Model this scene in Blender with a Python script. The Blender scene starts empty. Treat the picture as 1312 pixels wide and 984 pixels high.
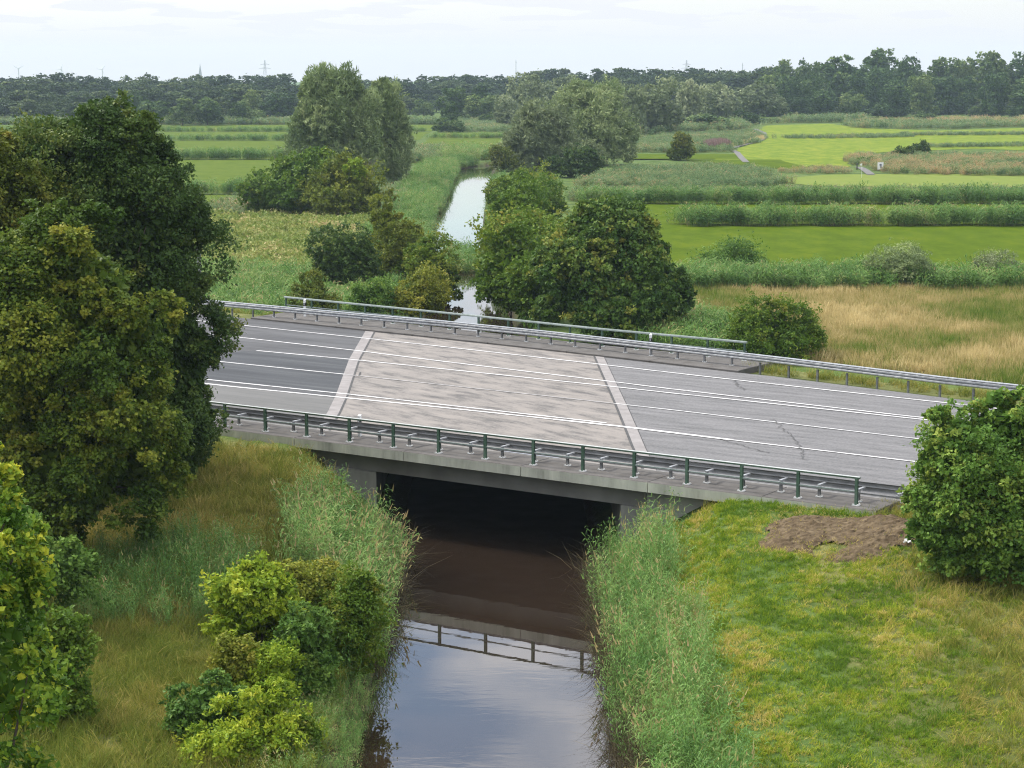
import bpy, bmesh, math, random
import numpy as np
from mathutils import Vector, Matrix

random.seed(7)
R = np.random.default_rng(7)
scene = bpy.context.scene
COL = scene.collection

# ------------------------------------------------------------------ camera, world, sun, exposure
FOC = 2653.0                                   # focal length in pixels of a 1312 px wide frame (a 70 mm drone lens)
CAM_H = 18.0                                   # metres above the river
PITCH = math.atan(400 / FOC)
cam_data = bpy.data.cameras.new('camera')
cam_data.sensor_width = 36.0
cam_data.lens = FOC / 1312 * 36.0
cam_data.clip_start = 1.0
cam_data.clip_end = 20000
cam = bpy.data.objects.new('camera', cam_data)
COL.objects.link(cam)
cam.location = (0, 0, CAM_H)
cam.rotation_euler = (math.pi / 2 - PITCH, 0, 0)
scene.camera = cam

SUN_DIR = Vector((-0.62, 0.42, 0.80)).normalized()
SUN_EL = math.asin(SUN_DIR.z)
SUN_AZ = math.atan2(SUN_DIR.x, SUN_DIR.y)
world = bpy.data.worlds.new('World')
scene.world = world
world.use_nodes = True
wn, wl = world.node_tree.nodes, world.node_tree.links
wn.clear()
w_out = wn.new('ShaderNodeOutputWorld')
w_bg = wn.new('ShaderNodeBackground')
w_bg.inputs['Strength'].default_value = 0.125
sky = wn.new('ShaderNodeTexSky')
sky.sky_type = 'NISHITA'
sky.sun_disc = False
sky.sun_elevation = SUN_EL
sky.sun_rotation = SUN_AZ % (2 * math.pi)
sky.dust_density = 0.6
sky.ozone_density = 1.5
tc = wn.new('ShaderNodeTexCoord')
sep = wn.new('ShaderNodeSeparateXYZ')
wl.new(tc.outputs['Generated'], sep.inputs[0])
zz = wn.new('ShaderNodeMath'); zz.operation = 'ADD'; zz.inputs[1].default_value = 0.10
wl.new(sep.outputs['Z'], zz.inputs[0])
zm = wn.new('ShaderNodeMath'); zm.operation = 'MAXIMUM'; zm.inputs[1].default_value = 0.05
wl.new(zz.outputs[0], zm.inputs[0])
comb = wn.new('ShaderNodeCombineXYZ')
for k, a in enumerate('XY'):
    dv = wn.new('ShaderNodeMath'); dv.operation = 'DIVIDE'
    wl.new(sep.outputs[a], dv.inputs[0]); wl.new(zm.outputs[0], dv.inputs[1]); wl.new(dv.outputs[0], comb.inputs[k])
cn = wn.new('ShaderNodeTexNoise')
cn.inputs['Scale'].default_value = 2.6
OX = 0.7
cn.inputs['Detail'].default_value = 5
cn.inputs['Roughness'].default_value = 0.5
coff = wn.new('ShaderNodeMapping'); coff.inputs['Location'].default_value = (OX, 0, 0)
wl.new(comb.outputs[0], coff.inputs[0]); wl.new(coff.outputs[0], cn.inputs['Vector'])
cr = wn.new('ShaderNodeValToRGB')              # cloud cover
cr.color_ramp.elements[0].position = 0.39; cr.color_ramp.elements[0].color = (.12, .12, .12, 1)
cr.color_ramp.elements[1].position = 0.55; cr.color_ramp.elements[1].color = (1, 1, 1, 1)
wl.new(cn.outputs['Fac'], cr.inputs[0])
hz = wn.new('ShaderNodeMapRange')              # clouds close up towards the horizon
hz.inputs['From Min'].default_value = 0.015; hz.inputs['From Max'].default_value = 0.08
hz.inputs['To Min'].default_value = 0.98; hz.inputs['To Max'].default_value = 0.0
wl.new(sep.outputs['Z'], hz.inputs[0])
mx = wn.new('ShaderNodeMath'); mx.operation = 'MAXIMUM'
wl.new(cr.outputs[0], mx.inputs[0]); wl.new(hz.outputs[0], mx.inputs[1])
wmix = wn.new('ShaderNodeMixRGB')
zen = wn.new('ShaderNodeMath'); zen.operation = 'MULTIPLY_ADD'      # an overcast sky is brighter overhead than at the horizon
zen.inputs[1].default_value = 2.6; zen.inputs[2].default_value = 1.0
zc = wn.new('ShaderNodeMath'); zc.operation = 'MAXIMUM'; zc.inputs[1].default_value = 0.0
wl.new(sep.outputs['Z'], zc.inputs[0]); wl.new(zc.outputs[0], zen.inputs[0])
cloud = wn.new('ShaderNodeMixRGB'); cloud.blend_type = 'MULTIPLY'; cloud.inputs[0].default_value = 1
cloud.inputs[1].default_value = (4.6, 4.65, 4.9, 1)
wl.new(zen.outputs[0], cloud.inputs[2]); wl.new(cloud.outputs[0], wmix.inputs[2])
wl.new(mx.outputs[0], wmix.inputs[0]); wl.new(sky.outputs[0], wmix.inputs[1])
wl.new(wmix.outputs[0], w_bg.inputs['Color']); wl.new(w_bg.outputs[0], w_out.inputs['Surface'])

sun_data = bpy.data.lights.new('sun', 'SUN')
sun_data.energy = 3.2
sun_data.angle = math.radians(12)
sun_data.color = (1.0, 0.95, 0.86)
sun = bpy.data.objects.new('sun', sun_data)
COL.objects.link(sun)
sun.rotation_euler = SUN_DIR.to_track_quat('Z', 'Y').to_euler()
sun.location = (-60, 40, 80)

vs = scene.view_settings
vs.view_transform = 'Standard'; vs.look = 'None'; vs.gamma = 1.0; vs.use_curve_mapping = False
vs.exposure = 0.56
cy = scene.cycles
cy.max_bounces = 6; cy.diffuse_bounces = 3; cy.glossy_bounces = 3; cy.transmission_bounces = 3
cy.volume_bounces = 2; cy.transparent_max_bounces = 4
cy.caustics_reflective = False; cy.caustics_refractive = False
cy.use_denoising = True
cy.denoising_prefilter = 'NONE'
cy.filter_width = 1.15

# ------------------------------------------------------------------ helpers
def tag(o, label=None, cat=None, group=None, kind=None):
    if label: o['label'] = label
    if cat: o['category'] = cat
    if group: o['group'] = group
    if kind: o['kind'] = kind
    return o

def link(name, me, parent=None, loc=None, rz=0):
    o = bpy.data.objects.new(name, me)
    COL.objects.link(o)
    if parent is not None: o.parent = parent
    if loc is not None: o.location = loc
    if rz: o.rotation_euler = (0, 0, rz)
    return o

def empty(name, loc=(0, 0, 0), rz=0):
    o = link(name, None, None, loc, rz)
    o.empty_display_size = 0.3
    return o

def np_mesh(name, V, F, mats=(), tint=None, mi=None, smooth=False, attrs=None):
    """mesh from an (n,3) vertex array and an (m,k) face array"""
    V = np.asarray(V, np.float32); F = np.asarray(F, np.int32)
    me = bpy.data.meshes.new(name)
    me.vertices.add(len(V)); me.vertices.foreach_set('co', V.ravel())
    n, k = F.shape
    me.loops.add(n * k); me.loops.foreach_set('vertex_index', F.ravel())
    me.polygons.add(n); me.polygons.foreach_set('loop_start', np.arange(0, n * k, k, dtype=np.int32))
    if mi is not None: me.polygons.foreach_set('material_index', np.asarray(mi, np.int32))
    me.polygons.foreach_set('use_smooth', np.full(n, smooth))
    for m in mats: me.materials.append(m)
    if tint is not None:
        a = me.attributes.new('tint', 'FLOAT', 'POINT'); a.data.foreach_set('value', np.asarray(tint, np.float32))
    for nm, arr in (attrs or {}).items():
        a = me.attributes.new(nm, 'FLOAT', 'POINT'); a.data.foreach_set('value', np.asarray(arr, np.float32))
    me.update(calc_edges=True); me.validate()
    return me

class Build:
    """collects boxes, bars, tubes and prisms into one mesh"""
    def __init__(s): s.v = []; s.f = []
    def add(s, vs, fs):
        b = len(s.v); s.v += [tuple(p) for p in vs]; s.f += [tuple(i + b for i in f) for f in fs]
    def box(s, x0, x1, y0, y1, z0, z1, M=None):
        vs = [Vector((x, y, z)) for z in (z0, z1) for x, y in ((x0, y0), (x1, y0), (x1, y1), (x0, y1))]
        if M is not None: vs = [M @ p for p in vs]
        s.add(vs, [(3, 2, 1, 0), (4, 5, 6, 7), (0, 1, 5, 4), (1, 2, 6, 5), (2, 3, 7, 6), (3, 0, 4, 7)])
    def prism(s, poly, z0, z1):
        n = len(poly)
        s.add([(x, y, z0) for x, y in poly] + [(x, y, z1) for x, y in poly],
              [tuple(range(n))[::-1], tuple(range(n, 2 * n))] + [(i, (i + 1) % n, n + (i + 1) % n, n + i) for i in range(n)])
    def tube(s, pts, rad, n=6):
        pts = [Vector(p) for p in pts]; rings = []
        for i, p in enumerate(pts):
            d = (pts[min(i + 1, len(pts) - 1)] - pts[max(i - 1, 0)]).normalized()
            a = d.orthogonal().normalized(); b = d.cross(a)
            r = rad[i] if hasattr(rad, '__len__') else rad
            rings.append([p + (a * math.cos(2 * math.pi * k / n) + b * math.sin(2 * math.pi * k / n)) * r for k in range(n)])
        fs = [(i * n + k, i * n + (k + 1) % n, (i + 1) * n + (k + 1) % n, (i + 1) * n + k) for i in range(len(pts) - 1) for k in range(n)]
        fs += [tuple(range(n))[::-1], tuple((len(pts) - 1) * n + k for k in range(n))]
        s.add([p for r in rings for p in r], fs)
    def sweep(s, path, prof, cap=True):
        """profile of (side, up) points swept along a level path of (x,y,z) points"""
        n = len(prof); rings = []
        for i, p in enumerate(path):
            a = Vector(path[max(i - 1, 0)]); b = Vector(path[min(i + 1, len(path) - 1)])
            d = (b - a); d.z = 0; d.normalize(); side = Vector((-d.y, d.x, 0))
            rings.append([Vector(p) + side * q[0] + Vector((0, 0, q[1])) for q in prof])
        fs = [(i * n + k, (i + 1) * n + k, (i + 1) * n + (k + 1) % n, i * n + (k + 1) % n) for i in range(len(path) - 1) for k in range(n)]
        if cap: fs += [tuple(range(n)), tuple((len(path) - 1) * n + k for k in range(n))[::-1]]
        s.add([p for r in rings for p in r], fs)
    def mesh(s, name, mat, smooth=False, bevel=0):
        me = bpy.data.meshes.new(name)
        me.from_pydata(s.v, [], s.f)
        bm = bmesh.new(); bm.from_mesh(me)
        bmesh.ops.recalc_face_normals(bm, faces=bm.faces)
        if bevel: bmesh.ops.bevel(bm, geom=bm.edges[:], offset=bevel, segments=1, affect='EDGES', clamp_overlap=True)
        bm.to_mesh(me); bm.free()
        if smooth: me.polygons.foreach_set('use_smooth', [True] * len(me.polygons))
        me.materials.append(mat)
        return me
    def obj(s, name, mat, parent=None, loc=None, rz=0, smooth=False, bevel=0):
        return link(name, s.mesh(name, mat, smooth, bevel), parent, loc, rz)

# ------------------------------------------------------------------ materials
def new_mat(name):
    m = bpy.data.materials.new(name); m.use_nodes = True
    nt = m.node_tree; nt.nodes.clear()
    return m, nt.nodes, nt.links

def ramp_node(N, stops):
    r = N.new('ShaderNodeValToRGB')
    e = r.color_ramp.elements
    while len(e) > 1: e.remove(e[-1])
    e[0].position = stops[0][0]; e[0].color = (*stops[0][1], 1)
    for p, c in stops[1:]:
        q = e.new(p); q.color = (*c, 1)
    return r

def solid(name, stops, scale=4, detail=6, rough=.7, spec=.4, bump=0, stretch=None, metallic=0, rot=0, rough_noise=0.5, speckle=0):
    """noise through a colour ramp: concrete, paint, bark, asphalt"""
    m, N, L = new_mat(name)
    out = N.new('ShaderNodeOutputMaterial'); p = N.new('ShaderNodeBsdfPrincipled')
    L.new(p.outputs[0], out.inputs['Surface'])
    g = N.new('ShaderNodeNewGeometry')
    mp = N.new('ShaderNodeMapping')
    mp.inputs['Rotation'].default_value = (0, 0, rot)
    if stretch: mp.inputs['Scale'].default_value = stretch
    vec = g.outputs['Position']
    if rot and stretch:                        # turn first, then stretch
        m0 = N.new('ShaderNodeMapping'); m0.inputs['Rotation'].default_value = (0, 0, rot)
        mp.inputs['Rotation'].default_value = (0, 0, 0)
        L.new(vec, m0.inputs[0]); vec = m0.outputs[0]
    L.new(vec, mp.inputs[0])
    n = N.new('ShaderNodeTexNoise'); n.inputs['Scale'].default_value = scale; n.inputs['Detail'].default_value = detail
    n.inputs['Roughness'].default_value = rough_noise
    L.new(mp.outputs[0], n.inputs['Vector'])
    r = ramp_node(N, stops)
    fac = n.outputs['Fac']
    if speckle:                                # stones of the aggregate
        s2 = N.new('ShaderNodeTexNoise'); s2.inputs['Scale'].default_value = 9; s2.inputs['Detail'].default_value = 4; s2.inputs['Roughness'].default_value = .8
        L.new(g.outputs['Position'], s2.inputs['Vector'])
        ma = N.new('ShaderNodeMath'); ma.operation = 'MULTIPLY_ADD'; ma.inputs[1].default_value = speckle; ma.inputs[2].default_value = -speckle / 2
        L.new(s2.outputs['Fac'], ma.inputs[0])
        ad = N.new('ShaderNodeMath'); ad.operation = 'ADD'; L.new(fac, ad.inputs[0]); L.new(ma.outputs[0], ad.inputs[1]); fac = ad.outputs[0]
    L.new(fac, r.inputs[0]); L.new(r.outputs[0], p.inputs['Base Color'])
    p.inputs['Roughness'].default_value = rough; p.inputs['Specular IOR Level'].default_value = spec
    p.inputs['Metallic'].default_value = metallic
    if bump:
        b = N.new('ShaderNodeBump'); b.inputs['Strength'].default_value = bump; b.inputs['Distance'].default_value = .02
        L.new(n.outputs['Fac'], b.inputs['Height']); L.new(b.outputs[0], p.inputs['Normal'])
    m['nodes_ramp'] = r.name
    return m

GAIN = dict(field_maple_leaf=1.7, far_wood_leaf=1.1, round_maple_leaf=1.9, maple_leaf=1.45, oak_leaf=1.5, olive_oak_leaf=1.5, lime_leaf=1.5, shrub_leaf=2.0, dogwood_leaf=1.85, olive_shrub_leaf=1.7, hedge_leaf=1.5, willow_leaf=1.35, dark_willow_leaf=2.1, woodland_leaf=1.8,
            lawn_blade=1.85, long_grass_blade=1.75, dry_grass_blade=1.4, reed_leaf=1.65, far_reed_leaf=1.6, marsh_reed_leaf=1.4, bramble_leaf=1.6)
def leaf_mat(name, stops, transl=.3, rough=.5, spec=.25, patch=0, patch_scale=.2, hue=.0, inst=False, patch_detail=4):
    """foliage: colour from the per-leaf 'tint', plus each copy's own shift, plus broad patches in the ground cover"""
    k_ = GAIN.get(name, 1); stops = [(q, (c[0] * k_, c[1] * k_, c[2] * k_ * .8)) for q, c in stops]; spec *= .4
    m, N, L = new_mat(name)
    out = N.new('ShaderNodeOutputMaterial'); p = N.new('ShaderNodeBsdfPrincipled')
    a = N.new('ShaderNodeAttribute'); a.attribute_name = 'tint'
    fac = a.outputs['Fac']
    def addf(x, w, off):
        t = N.new('ShaderNodeMath'); t.operation = 'MULTIPLY_ADD'; t.inputs[1].default_value = w; t.inputs[2].default_value = off * w
        L.new(x, t.inputs[0])
        s = N.new('ShaderNodeMath'); s.operation = 'ADD'
        nonlocal fac
        L.new(fac, s.inputs[0]); L.new(t.outputs[0], s.inputs[1]); fac = s.outputs[0]
    if inst:
        ai = N.new('ShaderNodeAttribute'); ai.attribute_type = 'INSTANCER'; ai.attribute_name = 'itint'
        addf(ai.outputs['Fac'], 1.0, 0)
    if patch:
        g = N.new('ShaderNodeNewGeometry'); n = N.new('ShaderNodeTexNoise')
        n.inputs['Scale'].default_value = patch_scale; n.inputs['Detail'].default_value = patch_detail
        L.new(g.outputs['Position'], n.inputs['Vector'])
        addf(n.outputs['Fac'], patch, -.5)
    if hue:
        oi = N.new('ShaderNodeObjectInfo'); addf(oi.outputs['Random'], hue, -.5)
    r = ramp_node(N, stops)
    L.new(fac, r.inputs[0]); L.new(r.outputs[0], p.inputs['Base Color'])
    p.inputs['Roughness'].default_value = rough; p.inputs['Specular IOR Level'].default_value = spec
    if transl:
        t = N.new('ShaderNodeBsdfTranslucent'); L.new(r.outputs[0], t.inputs['Color'])
        mx = N.new('ShaderNodeMixShader'); mx.inputs[0].default_value = transl
        L.new(p.outputs[0], mx.inputs[1]); L.new(t.outputs[0], mx.inputs[2]); L.new(mx.outputs[0], out.inputs['Surface'])
    else:
        L.new(p.outputs[0], out.inputs['Surface'])
    return m

# ------------------------------------------------------------------ geometry of the place
O2 = np.array([-10.156, 84.017])               # first green post of the near bridge railing
E2 = np.array([0.83105, -0.55619]); N2 = np.array([0.55619, 0.83105])   # along the road, across it
ROAD_Z = 3.25; CAP_Z = 3.35
def W(s, t): return O2 + E2 * s + N2 * t
def W3(s, t, z):
    p = W(s, t); return (float(p[0]), float(p[1]), z)
ROAD_ROT = math.atan2(E2[1], E2[0])
S_FAR = [-200, -60, -30, -12, -5, 3, 10, 19, 35, 60, 200]
T_GUARD = [38, 33, 31.2, 30.5, 29.8, 28.6, 27.5, 25.7, 23.6, 21, 14]
def t_guard(s): return np.interp(s, S_FAR, T_GUARD)
def t_kerb(s): return np.interp(s, [-200, -60, -28, -17, -5, 4, 10, 20, 35, 60, 200], [36.5, 32, 30.3, 29.4, 28.2, 27.0, 26.2, 24.4, 22.4, 20, 13])
def t_rail(s): return np.interp(s, [-40, -27, -14.4, -2.3, 7.6], [34.8, 33.4, 32.1, 30.5, 29.85])

RIV = np.array([(-.5, -120), (-.5, 60), (-.8, 100), (-3.2, 150), (-4.6, 180), (-6.2, 225), (-6.6, 260), (-6.8, 385), (-4.5, 398), (2, 409), (25, 420), (80, 440)], float)
def river_dist(x, y):
    P = np.stack([x, y], -1); best = np.full(x.shape, 1e9)
    for a, b in zip(RIV[:-1], RIV[1:]):
        d = b - a; u = np.clip(((P - a) @ d) / (d @ d), 0, 1)
        best = np.minimum(best, np.linalg.norm(P - (a + u[..., None] * d), axis=-1))
    return best
def half_w(y): return np.interp(y, [0, 110, 160, 240, 420], [3.75, 3.75, 3.1, 3.05, 3.2])

def vnoise(x, y, seed=0):
    r = np.random.default_rng(seed).random((64, 64))
    xi = np.floor(x).astype(int); yi = np.floor(y).astype(int); fx = x - xi; fy = y - yi
    fx = fx * fx * (3 - 2 * fx); fy = fy * fy * (3 - 2 * fy)
    g = lambda i, j: r[i % 64, j % 64]
    return (g(xi, yi) * (1 - fx) + g(xi + 1, yi) * fx) * (1 - fy) + (g(xi, yi + 1) * (1 - fx) + g(xi + 1, yi + 1) * fx) * fy

def ground_z(x, y):
    x = np.asarray(x, float); y = np.asarray(y, float)
    q = np.stack([x, y], -1) - O2; s = q @ E2; t = q @ N2
    tf = t_guard(s) + 2.4
    dn = np.maximum(-.75 - t, 0); df = np.maximum(t - tf, 0)
    top_n = np.interp(s, [-6, 0, 18, 24], [3.2, 2.9, 2.95, 3.26])
    emb = np.where(dn > 0, top_n - dn * np.interp(s, [0, 20], [.15, .115]), np.where(df > 0, 3.05 - df * .3, 3.05))
    emb = emb - np.where(dn > 0, .35, 0) * np.clip(dn / 3, 0, 1) * 0
    base = .65 + .1 * (vnoise(x * .35, y * .35, 3) - .5) * np.clip((170 - y) / 30, 0, 1)
    h = np.maximum(base, emb)
    h = h + np.where(dn > .3, .16, 0) * (vnoise(x * .9, y * .9, 5) - .5) * np.clip(dn / 2, 0, 1)
    d = river_dist(x, y) - half_w(y)
    bank = np.where(d < -.3, np.maximum(-.16 + (d + .3) * .9, -1.2), .05 + d * .7)
    return np.minimum(h, bank)
def gz(x, y): return float(ground_z(np.array([x]), np.array([y]))[0])

def unproj(px, py, z):
    """the place on level z seen at a given spot of the photograph"""
    u = (px - 656) / FOC; v = (492 - py) / FOC
    d = (u, math.cos(PITCH) + v * math.sin(PITCH), -math.sin(PITCH) + v * math.cos(PITCH))
    k = (z - CAM_H) / d[2]
    return d[0] * k, d[1] * k
def height_at(py, D): return CAM_H - D * math.tan(PITCH + math.atan((py - 492) / FOC))
def x_at(px, D): return (px - 656) / FOC * math.hypot(D, CAM_H * .8)
def polypx(pts, z): return [unproj(px, py, z) for px, py in pts]

def in_poly(x, y, poly):
    c = np.zeros(x.shape, bool); n = len(poly)
    for i in range(n):
        x0, y0 = poly[i]; x1, y1 = poly[(i + 1) % n]
        if y0 == y1: continue
        c ^= ((y0 > y) != (y1 > y)) & (x < (x1 - x0) * (y - y0) / (y1 - y0) + x0)
    return c
def fill(poly, density, seed, jitter_edge=0):
    poly = np.asarray(poly, float); r = np.random.default_rng(seed)
    lo, hi = poly.min(0), poly.max(0); n = int(np.prod(hi - lo) * density)
    p = lo + r.random((n, 2)) * (hi - lo)
    q = p
    if jitter_edge: q = p + (np.stack([vnoise(p[:, 0] / jitter_edge * 1.3, p[:, 1] / jitter_edge * 1.3, seed), vnoise(p[:, 0] / jitter_edge * 1.3 + 9, p[:, 1] / jitter_edge * 1.3 + 5, seed + 1)], -1) - .5) * jitter_edge * 1.6
    return p[in_poly(q[:, 0], q[:, 1], poly)]

# ------------------------------------------------------------------ ground, water, fields
def ground_material():
    m, N, L = new_mat('ground')
    out = N.new('ShaderNodeOutputMaterial'); p = N.new('ShaderNodeBsdfPrincipled'); L.new(p.outputs[0], out.inputs['Surface'])
    g = N.new('ShaderNodeNewGeometry')
    n = N.new('ShaderNodeTexNoise'); n.inputs['Scale'].default_value = .35; n.inputs['Detail'].default_value = 9; n.inputs['Roughness'].default_value = .68
    L.new(g.outputs['Position'], n.inputs['Vector'])
    green = ramp_node(N, [(.3, (.035, .06, .014)), (.5, (.07, .115, .024)), (.7, (.13, .16, .045))])
    dry = ramp_node(N, [(.3, (.07, .075, .02)), (.5, (.15, .125, .045)), (.7, (.26, .2, .085))])
    L.new(n.outputs['Fac'], green.inputs[0]); L.new(n.outputs['Fac'], dry.inputs[0])
    a = N.new('ShaderNodeAttribute'); a.attribute_name = 'dry'
    m1 = N.new('ShaderNodeMixRGB'); L.new(a.outputs['Fac'], m1.inputs[0]); L.new(green.outputs[0], m1.inputs[1]); L.new(dry.outputs[0], m1.inputs[2])
    b = N.new('ShaderNodeAttribute'); b.attribute_name = 'mud'
    m2 = N.new('ShaderNodeMixRGB'); m2.inputs[2].default_value = (.035, .026, .016, 1)
    L.new(b.outputs['Fac'], m2.inputs[0]); L.new(m1.outputs[0], m2.inputs[1]); L.new(m2.outputs[0], p.inputs['Base Color'])
    p.inputs['Roughness'].default_value = .9; p.inputs['Specular IOR Level'].default_value = .1
    n2 = N.new('ShaderNodeTexNoise'); n2.inputs['Scale'].default_value = 5; n2.inputs['Detail'].default_value = 8
    L.new(g.outputs['Position'], n2.inputs['Vector'])
    bp = N.new('ShaderNodeBump'); bp.inputs['Strength'].default_value = .9; bp.inputs['Distance'].default_value = .15
    L.new(n2.outputs['Fac'], bp.inputs['Height']); L.new(bp.outputs[0], p.inputs['Normal'])
    return m

def grid_lines(fine0, fine1, step, lo, hi, grow):
    a = list(np.arange(fine0, fine1 + 1e-6, step)); d = step
    while a[-1] < hi: d *= grow; a.append(min(a[-1] + d, hi))
    d = step; b = []
    x = fine0
    while x > lo: d *= grow; x = max(x - d, lo); b.append(x)
    return np.array(b[::-1] + a)
gx = grid_lines(-44, 50, .8, -2300, 2300, 1.22)
gy = np.concatenate([grid_lines(14, 178, .8, -150, 178, 1.25), 178 + np.cumsum(np.minimum(1.0 * 1.03 ** np.arange(70), 5)), []])
ylast = gy[-1]; d_ = 5
while gy[-1] < 3600:
    if gy[-1] > 460: d_ *= 1.25
    gy = np.append(gy, min(gy[-1] + d_, 3600))
X, Y = np.meshgrid(gx, gy)
Zg = ground_z(X, Y)
nx, ny = len(gx), len(gy)
idx = np.arange(nx * ny).reshape(ny, nx)
Fg = np.stack([idx[:-1, :-1], idx[:-1, 1:], idx[1:, 1:], idx[1:, :-1]], -1).reshape(-1, 4)
DRY_FIELD = [(13.5, 165), (45, 165), (95, 165), (95, 60), (52, 92), (30, 113), (14, 126), (9, 140)]
q_ = np.stack([X, Y], -1) - O2; S_, T_ = q_ @ E2, q_ @ N2
dry = in_poly(X.ravel(), Y.ravel(), DRY_FIELD).reshape(X.shape) * .85
dry = np.where((T_ < -.75) & (X < -4), .55, dry)
dry = np.where((T_ < -.75) & (X > 9.5), .45, dry)
dry = np.where((T_ > t_guard(S_)) & (T_ < t_guard(S_) + 4), .5, dry)
mud = np.clip(1.3 - (river_dist(X, Y) - half_w(Y)) * 1.2, 0, 1)
M_ground = ground_material()
ground = link('ground', np_mesh('ground', np.stack([X, Y, Zg], -1).reshape(-1, 3), Fg, [M_ground], smooth=True, attrs={'dry': dry.ravel(), 'mud': mud.ravel()}))
tag(ground, 'rough grassy polder ground with river banks and road embankment', kind='structure')

def water_material():
    m, N, L = new_mat('water')
    out = N.new('ShaderNodeOutputMaterial'); p = N.new('ShaderNodeBsdfPrincipled'); L.new(p.outputs[0], out.inputs['Surface'])
    p.inputs['Base Color'].default_value = (.022, .0145, .0095, 1); p.inputs['Roughness'].default_value = .008
    p.inputs['IOR'].default_value = 1.85
    g = N.new('ShaderNodeNewGeometry'); mp = N.new('ShaderNodeMapping'); mp.inputs['Scale'].default_value = (.55, 1.5, 1)
    L.new(g.outputs['Position'], mp.inputs[0])
    n = N.new('ShaderNodeTexNoise'); n.inputs['Scale'].default_value = 1.5; n.inputs['Detail'].default_value = 3
    n.inputs['Distortion'].default_value = .6
    L.new(mp.outputs[0], n.inputs['Vector'])
    n3 = N.new('ShaderNodeTexNoise'); n3.inputs['Scale'].default_value = .12; L.new(mp.outputs[0], n3.inputs['Vector'])
    mr = N.new('ShaderNodeMapRange'); mr.inputs['From Min'].default_value = .42; mr.inputs['From Max'].default_value = .62
    mr.inputs['To Min'].default_value = .015; mr.inputs['To Max'].default_value = .10
    L.new(n3.outputs['Fac'], mr.inputs[0])
    b = N.new('ShaderNodeBump'); b.inputs['Distance'].default_value = .02
    L.new(mr.outputs[0], b.inputs['Strength']); L.new(n.outputs['Fac'], b.inputs['Height']); L.new(b.outputs[0], p.inputs['Normal'])
    return m
ys = np.concatenate([np.arange(-100, 395, 5.0), [395]])
wv = []; cx_ = np.interp(ys, RIV[:8, 1], RIV[:8, 0])
for y, c in zip(ys, cx_): wv += [(c - 6, y, 0), (c + 6, y, 0)]
wv += [(-16, 397, 0), (90, 397, 0), (-16, 450, 0), (90, 450, 0)]
nw = len(ys)
wf = [(2 * i, 2 * i + 1, 2 * i + 3, 2 * i + 2) for i in range(nw - 1)]
wf += [(2 * nw, 2 * nw + 1, 2 * nw + 3, 2 * nw + 2)]
wv[2 * nw] = (-16, 395.0, 0); wv[2 * nw + 1] = (90, 395.0, 0)
river = link('river_water', np_mesh('river_water', wv, wf, [water_material()]))
tag(river, 'calm brown river mirroring the cloudy sky', kind='structure')

def field_material(name, a, b, c, scale=.3, stretch=(1.2, .5, 1)):
    return solid(name, [(.36, a), (.5, b), (.64, c)], scale, 12, .95, .03, bump=.6, stretch=stretch, rough_noise=.72, speckle=.25)
M_meadow = field_material('meadow_green', (0.048, 0.079, 0.002), (0.060, 0.096, 0.003), (0.080, 0.111, 0.004))
M_meadow2 = field_material('meadow_pale', (0.062, 0.095, 0.010), (0.074, 0.110, 0.013), (0.088, 0.120, 0.016))
M_fair = field_material('fairway', (0.087, 0.138, 0.014), (0.126, 0.173, 0.020), (0.186, 0.208, 0.027))  # sun patch on the distant fairway is put into its base colour
M_green = field_material('putting_green', (0.125, 0.169, 0.035), (0.140, 0.178, 0.038), (0.156, 0.189, 0.044))
_mz = [.66]
def sheet(name, poly, mat, label, z=None, seg=8, rough=1.2, seed=1):
    r = np.random.default_rng(seed); pts = []
    n = len(poly)
    for i in range(n):
        a = np.array(poly[i]); b = np.array(poly[(i + 1) % n]); L_ = np.linalg.norm(b - a); k = max(1, min(30, int(L_ / seg)))
        for j in range(k):
            q = a + (b - a) * j / k
            if j: q = q + (r.random(2) - .5) * rough
            pts.append(q)
    _mz[0] += .006
    zz_ = _mz[0] if z is None else z
    bm = bmesh.new(); f = bm.faces.new([bm.verts.new((p[0], p[1], zz_)) for p in pts])
    bmesh.ops.triangulate(bm, faces=[f])
    me = bpy.data.meshes.new(name); bm.to_mesh(me); bm.free(); me.materials.append(mat)
    if len(me.polygons) and me.polygons[0].normal.z < 0: me.flip_normals()
    o = link(name, me); tag(o, label, kind='structure'); return o
sheet('meadow', [(-26, 254), (-60, 254), (-60, 296), (-29, 296)], M_meadow2, 'green mown meadow beside the pale brambles')
sheet('meadow', [(-28, 300), (-160, 300), (-160, 414.5), (-31, 414.5)], M_meadow2, 'largest green meadow left of the tall willow')
sheet('meadow', [(-26, 418.5), (-190, 418.5), (-190, 529.5), (-24, 529.5)], M_meadow2, 'second green meadow strip left of the willow')
sheet('meadow', [(-24, 534.5), (-220, 534.5), (-220, 607), (-24, 607)], M_meadow2, 'third narrow green meadow strip on the left')
sheet('meadow', [(-24, 613), (-230, 613), (-230, 672), (-60, 690), (-24, 690)], M_meadow2, 'farthest green meadow strip before the left wood')
sheet('meadow', [(-22, 452), (-13, 458), (-2, 470), (6, 500), (6, 548), (-22, 548)], M_meadow2, 'green meadow right of the tall willow')
sheet('meadow', [(-22, 553), (8, 553), (8, 600), (-22, 600)], M_meadow2, 'narrow green meadow beyond the river bend')
sheet('meadow', [(9.5, 180), (20, 184), (120, 186), (140, 290), (11, 288), (9, 270), (7.5, 200)], M_meadow, 'bright green mown meadow behind the reed belt')
sheet('putting_green', polypx([(985, 230), (1060, 223), (1200, 222), (1420, 225), (1420, 239), (1150, 239), (1040, 237)], .8), M_green, 'smooth pale golf green in front of the scrub island')
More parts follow.
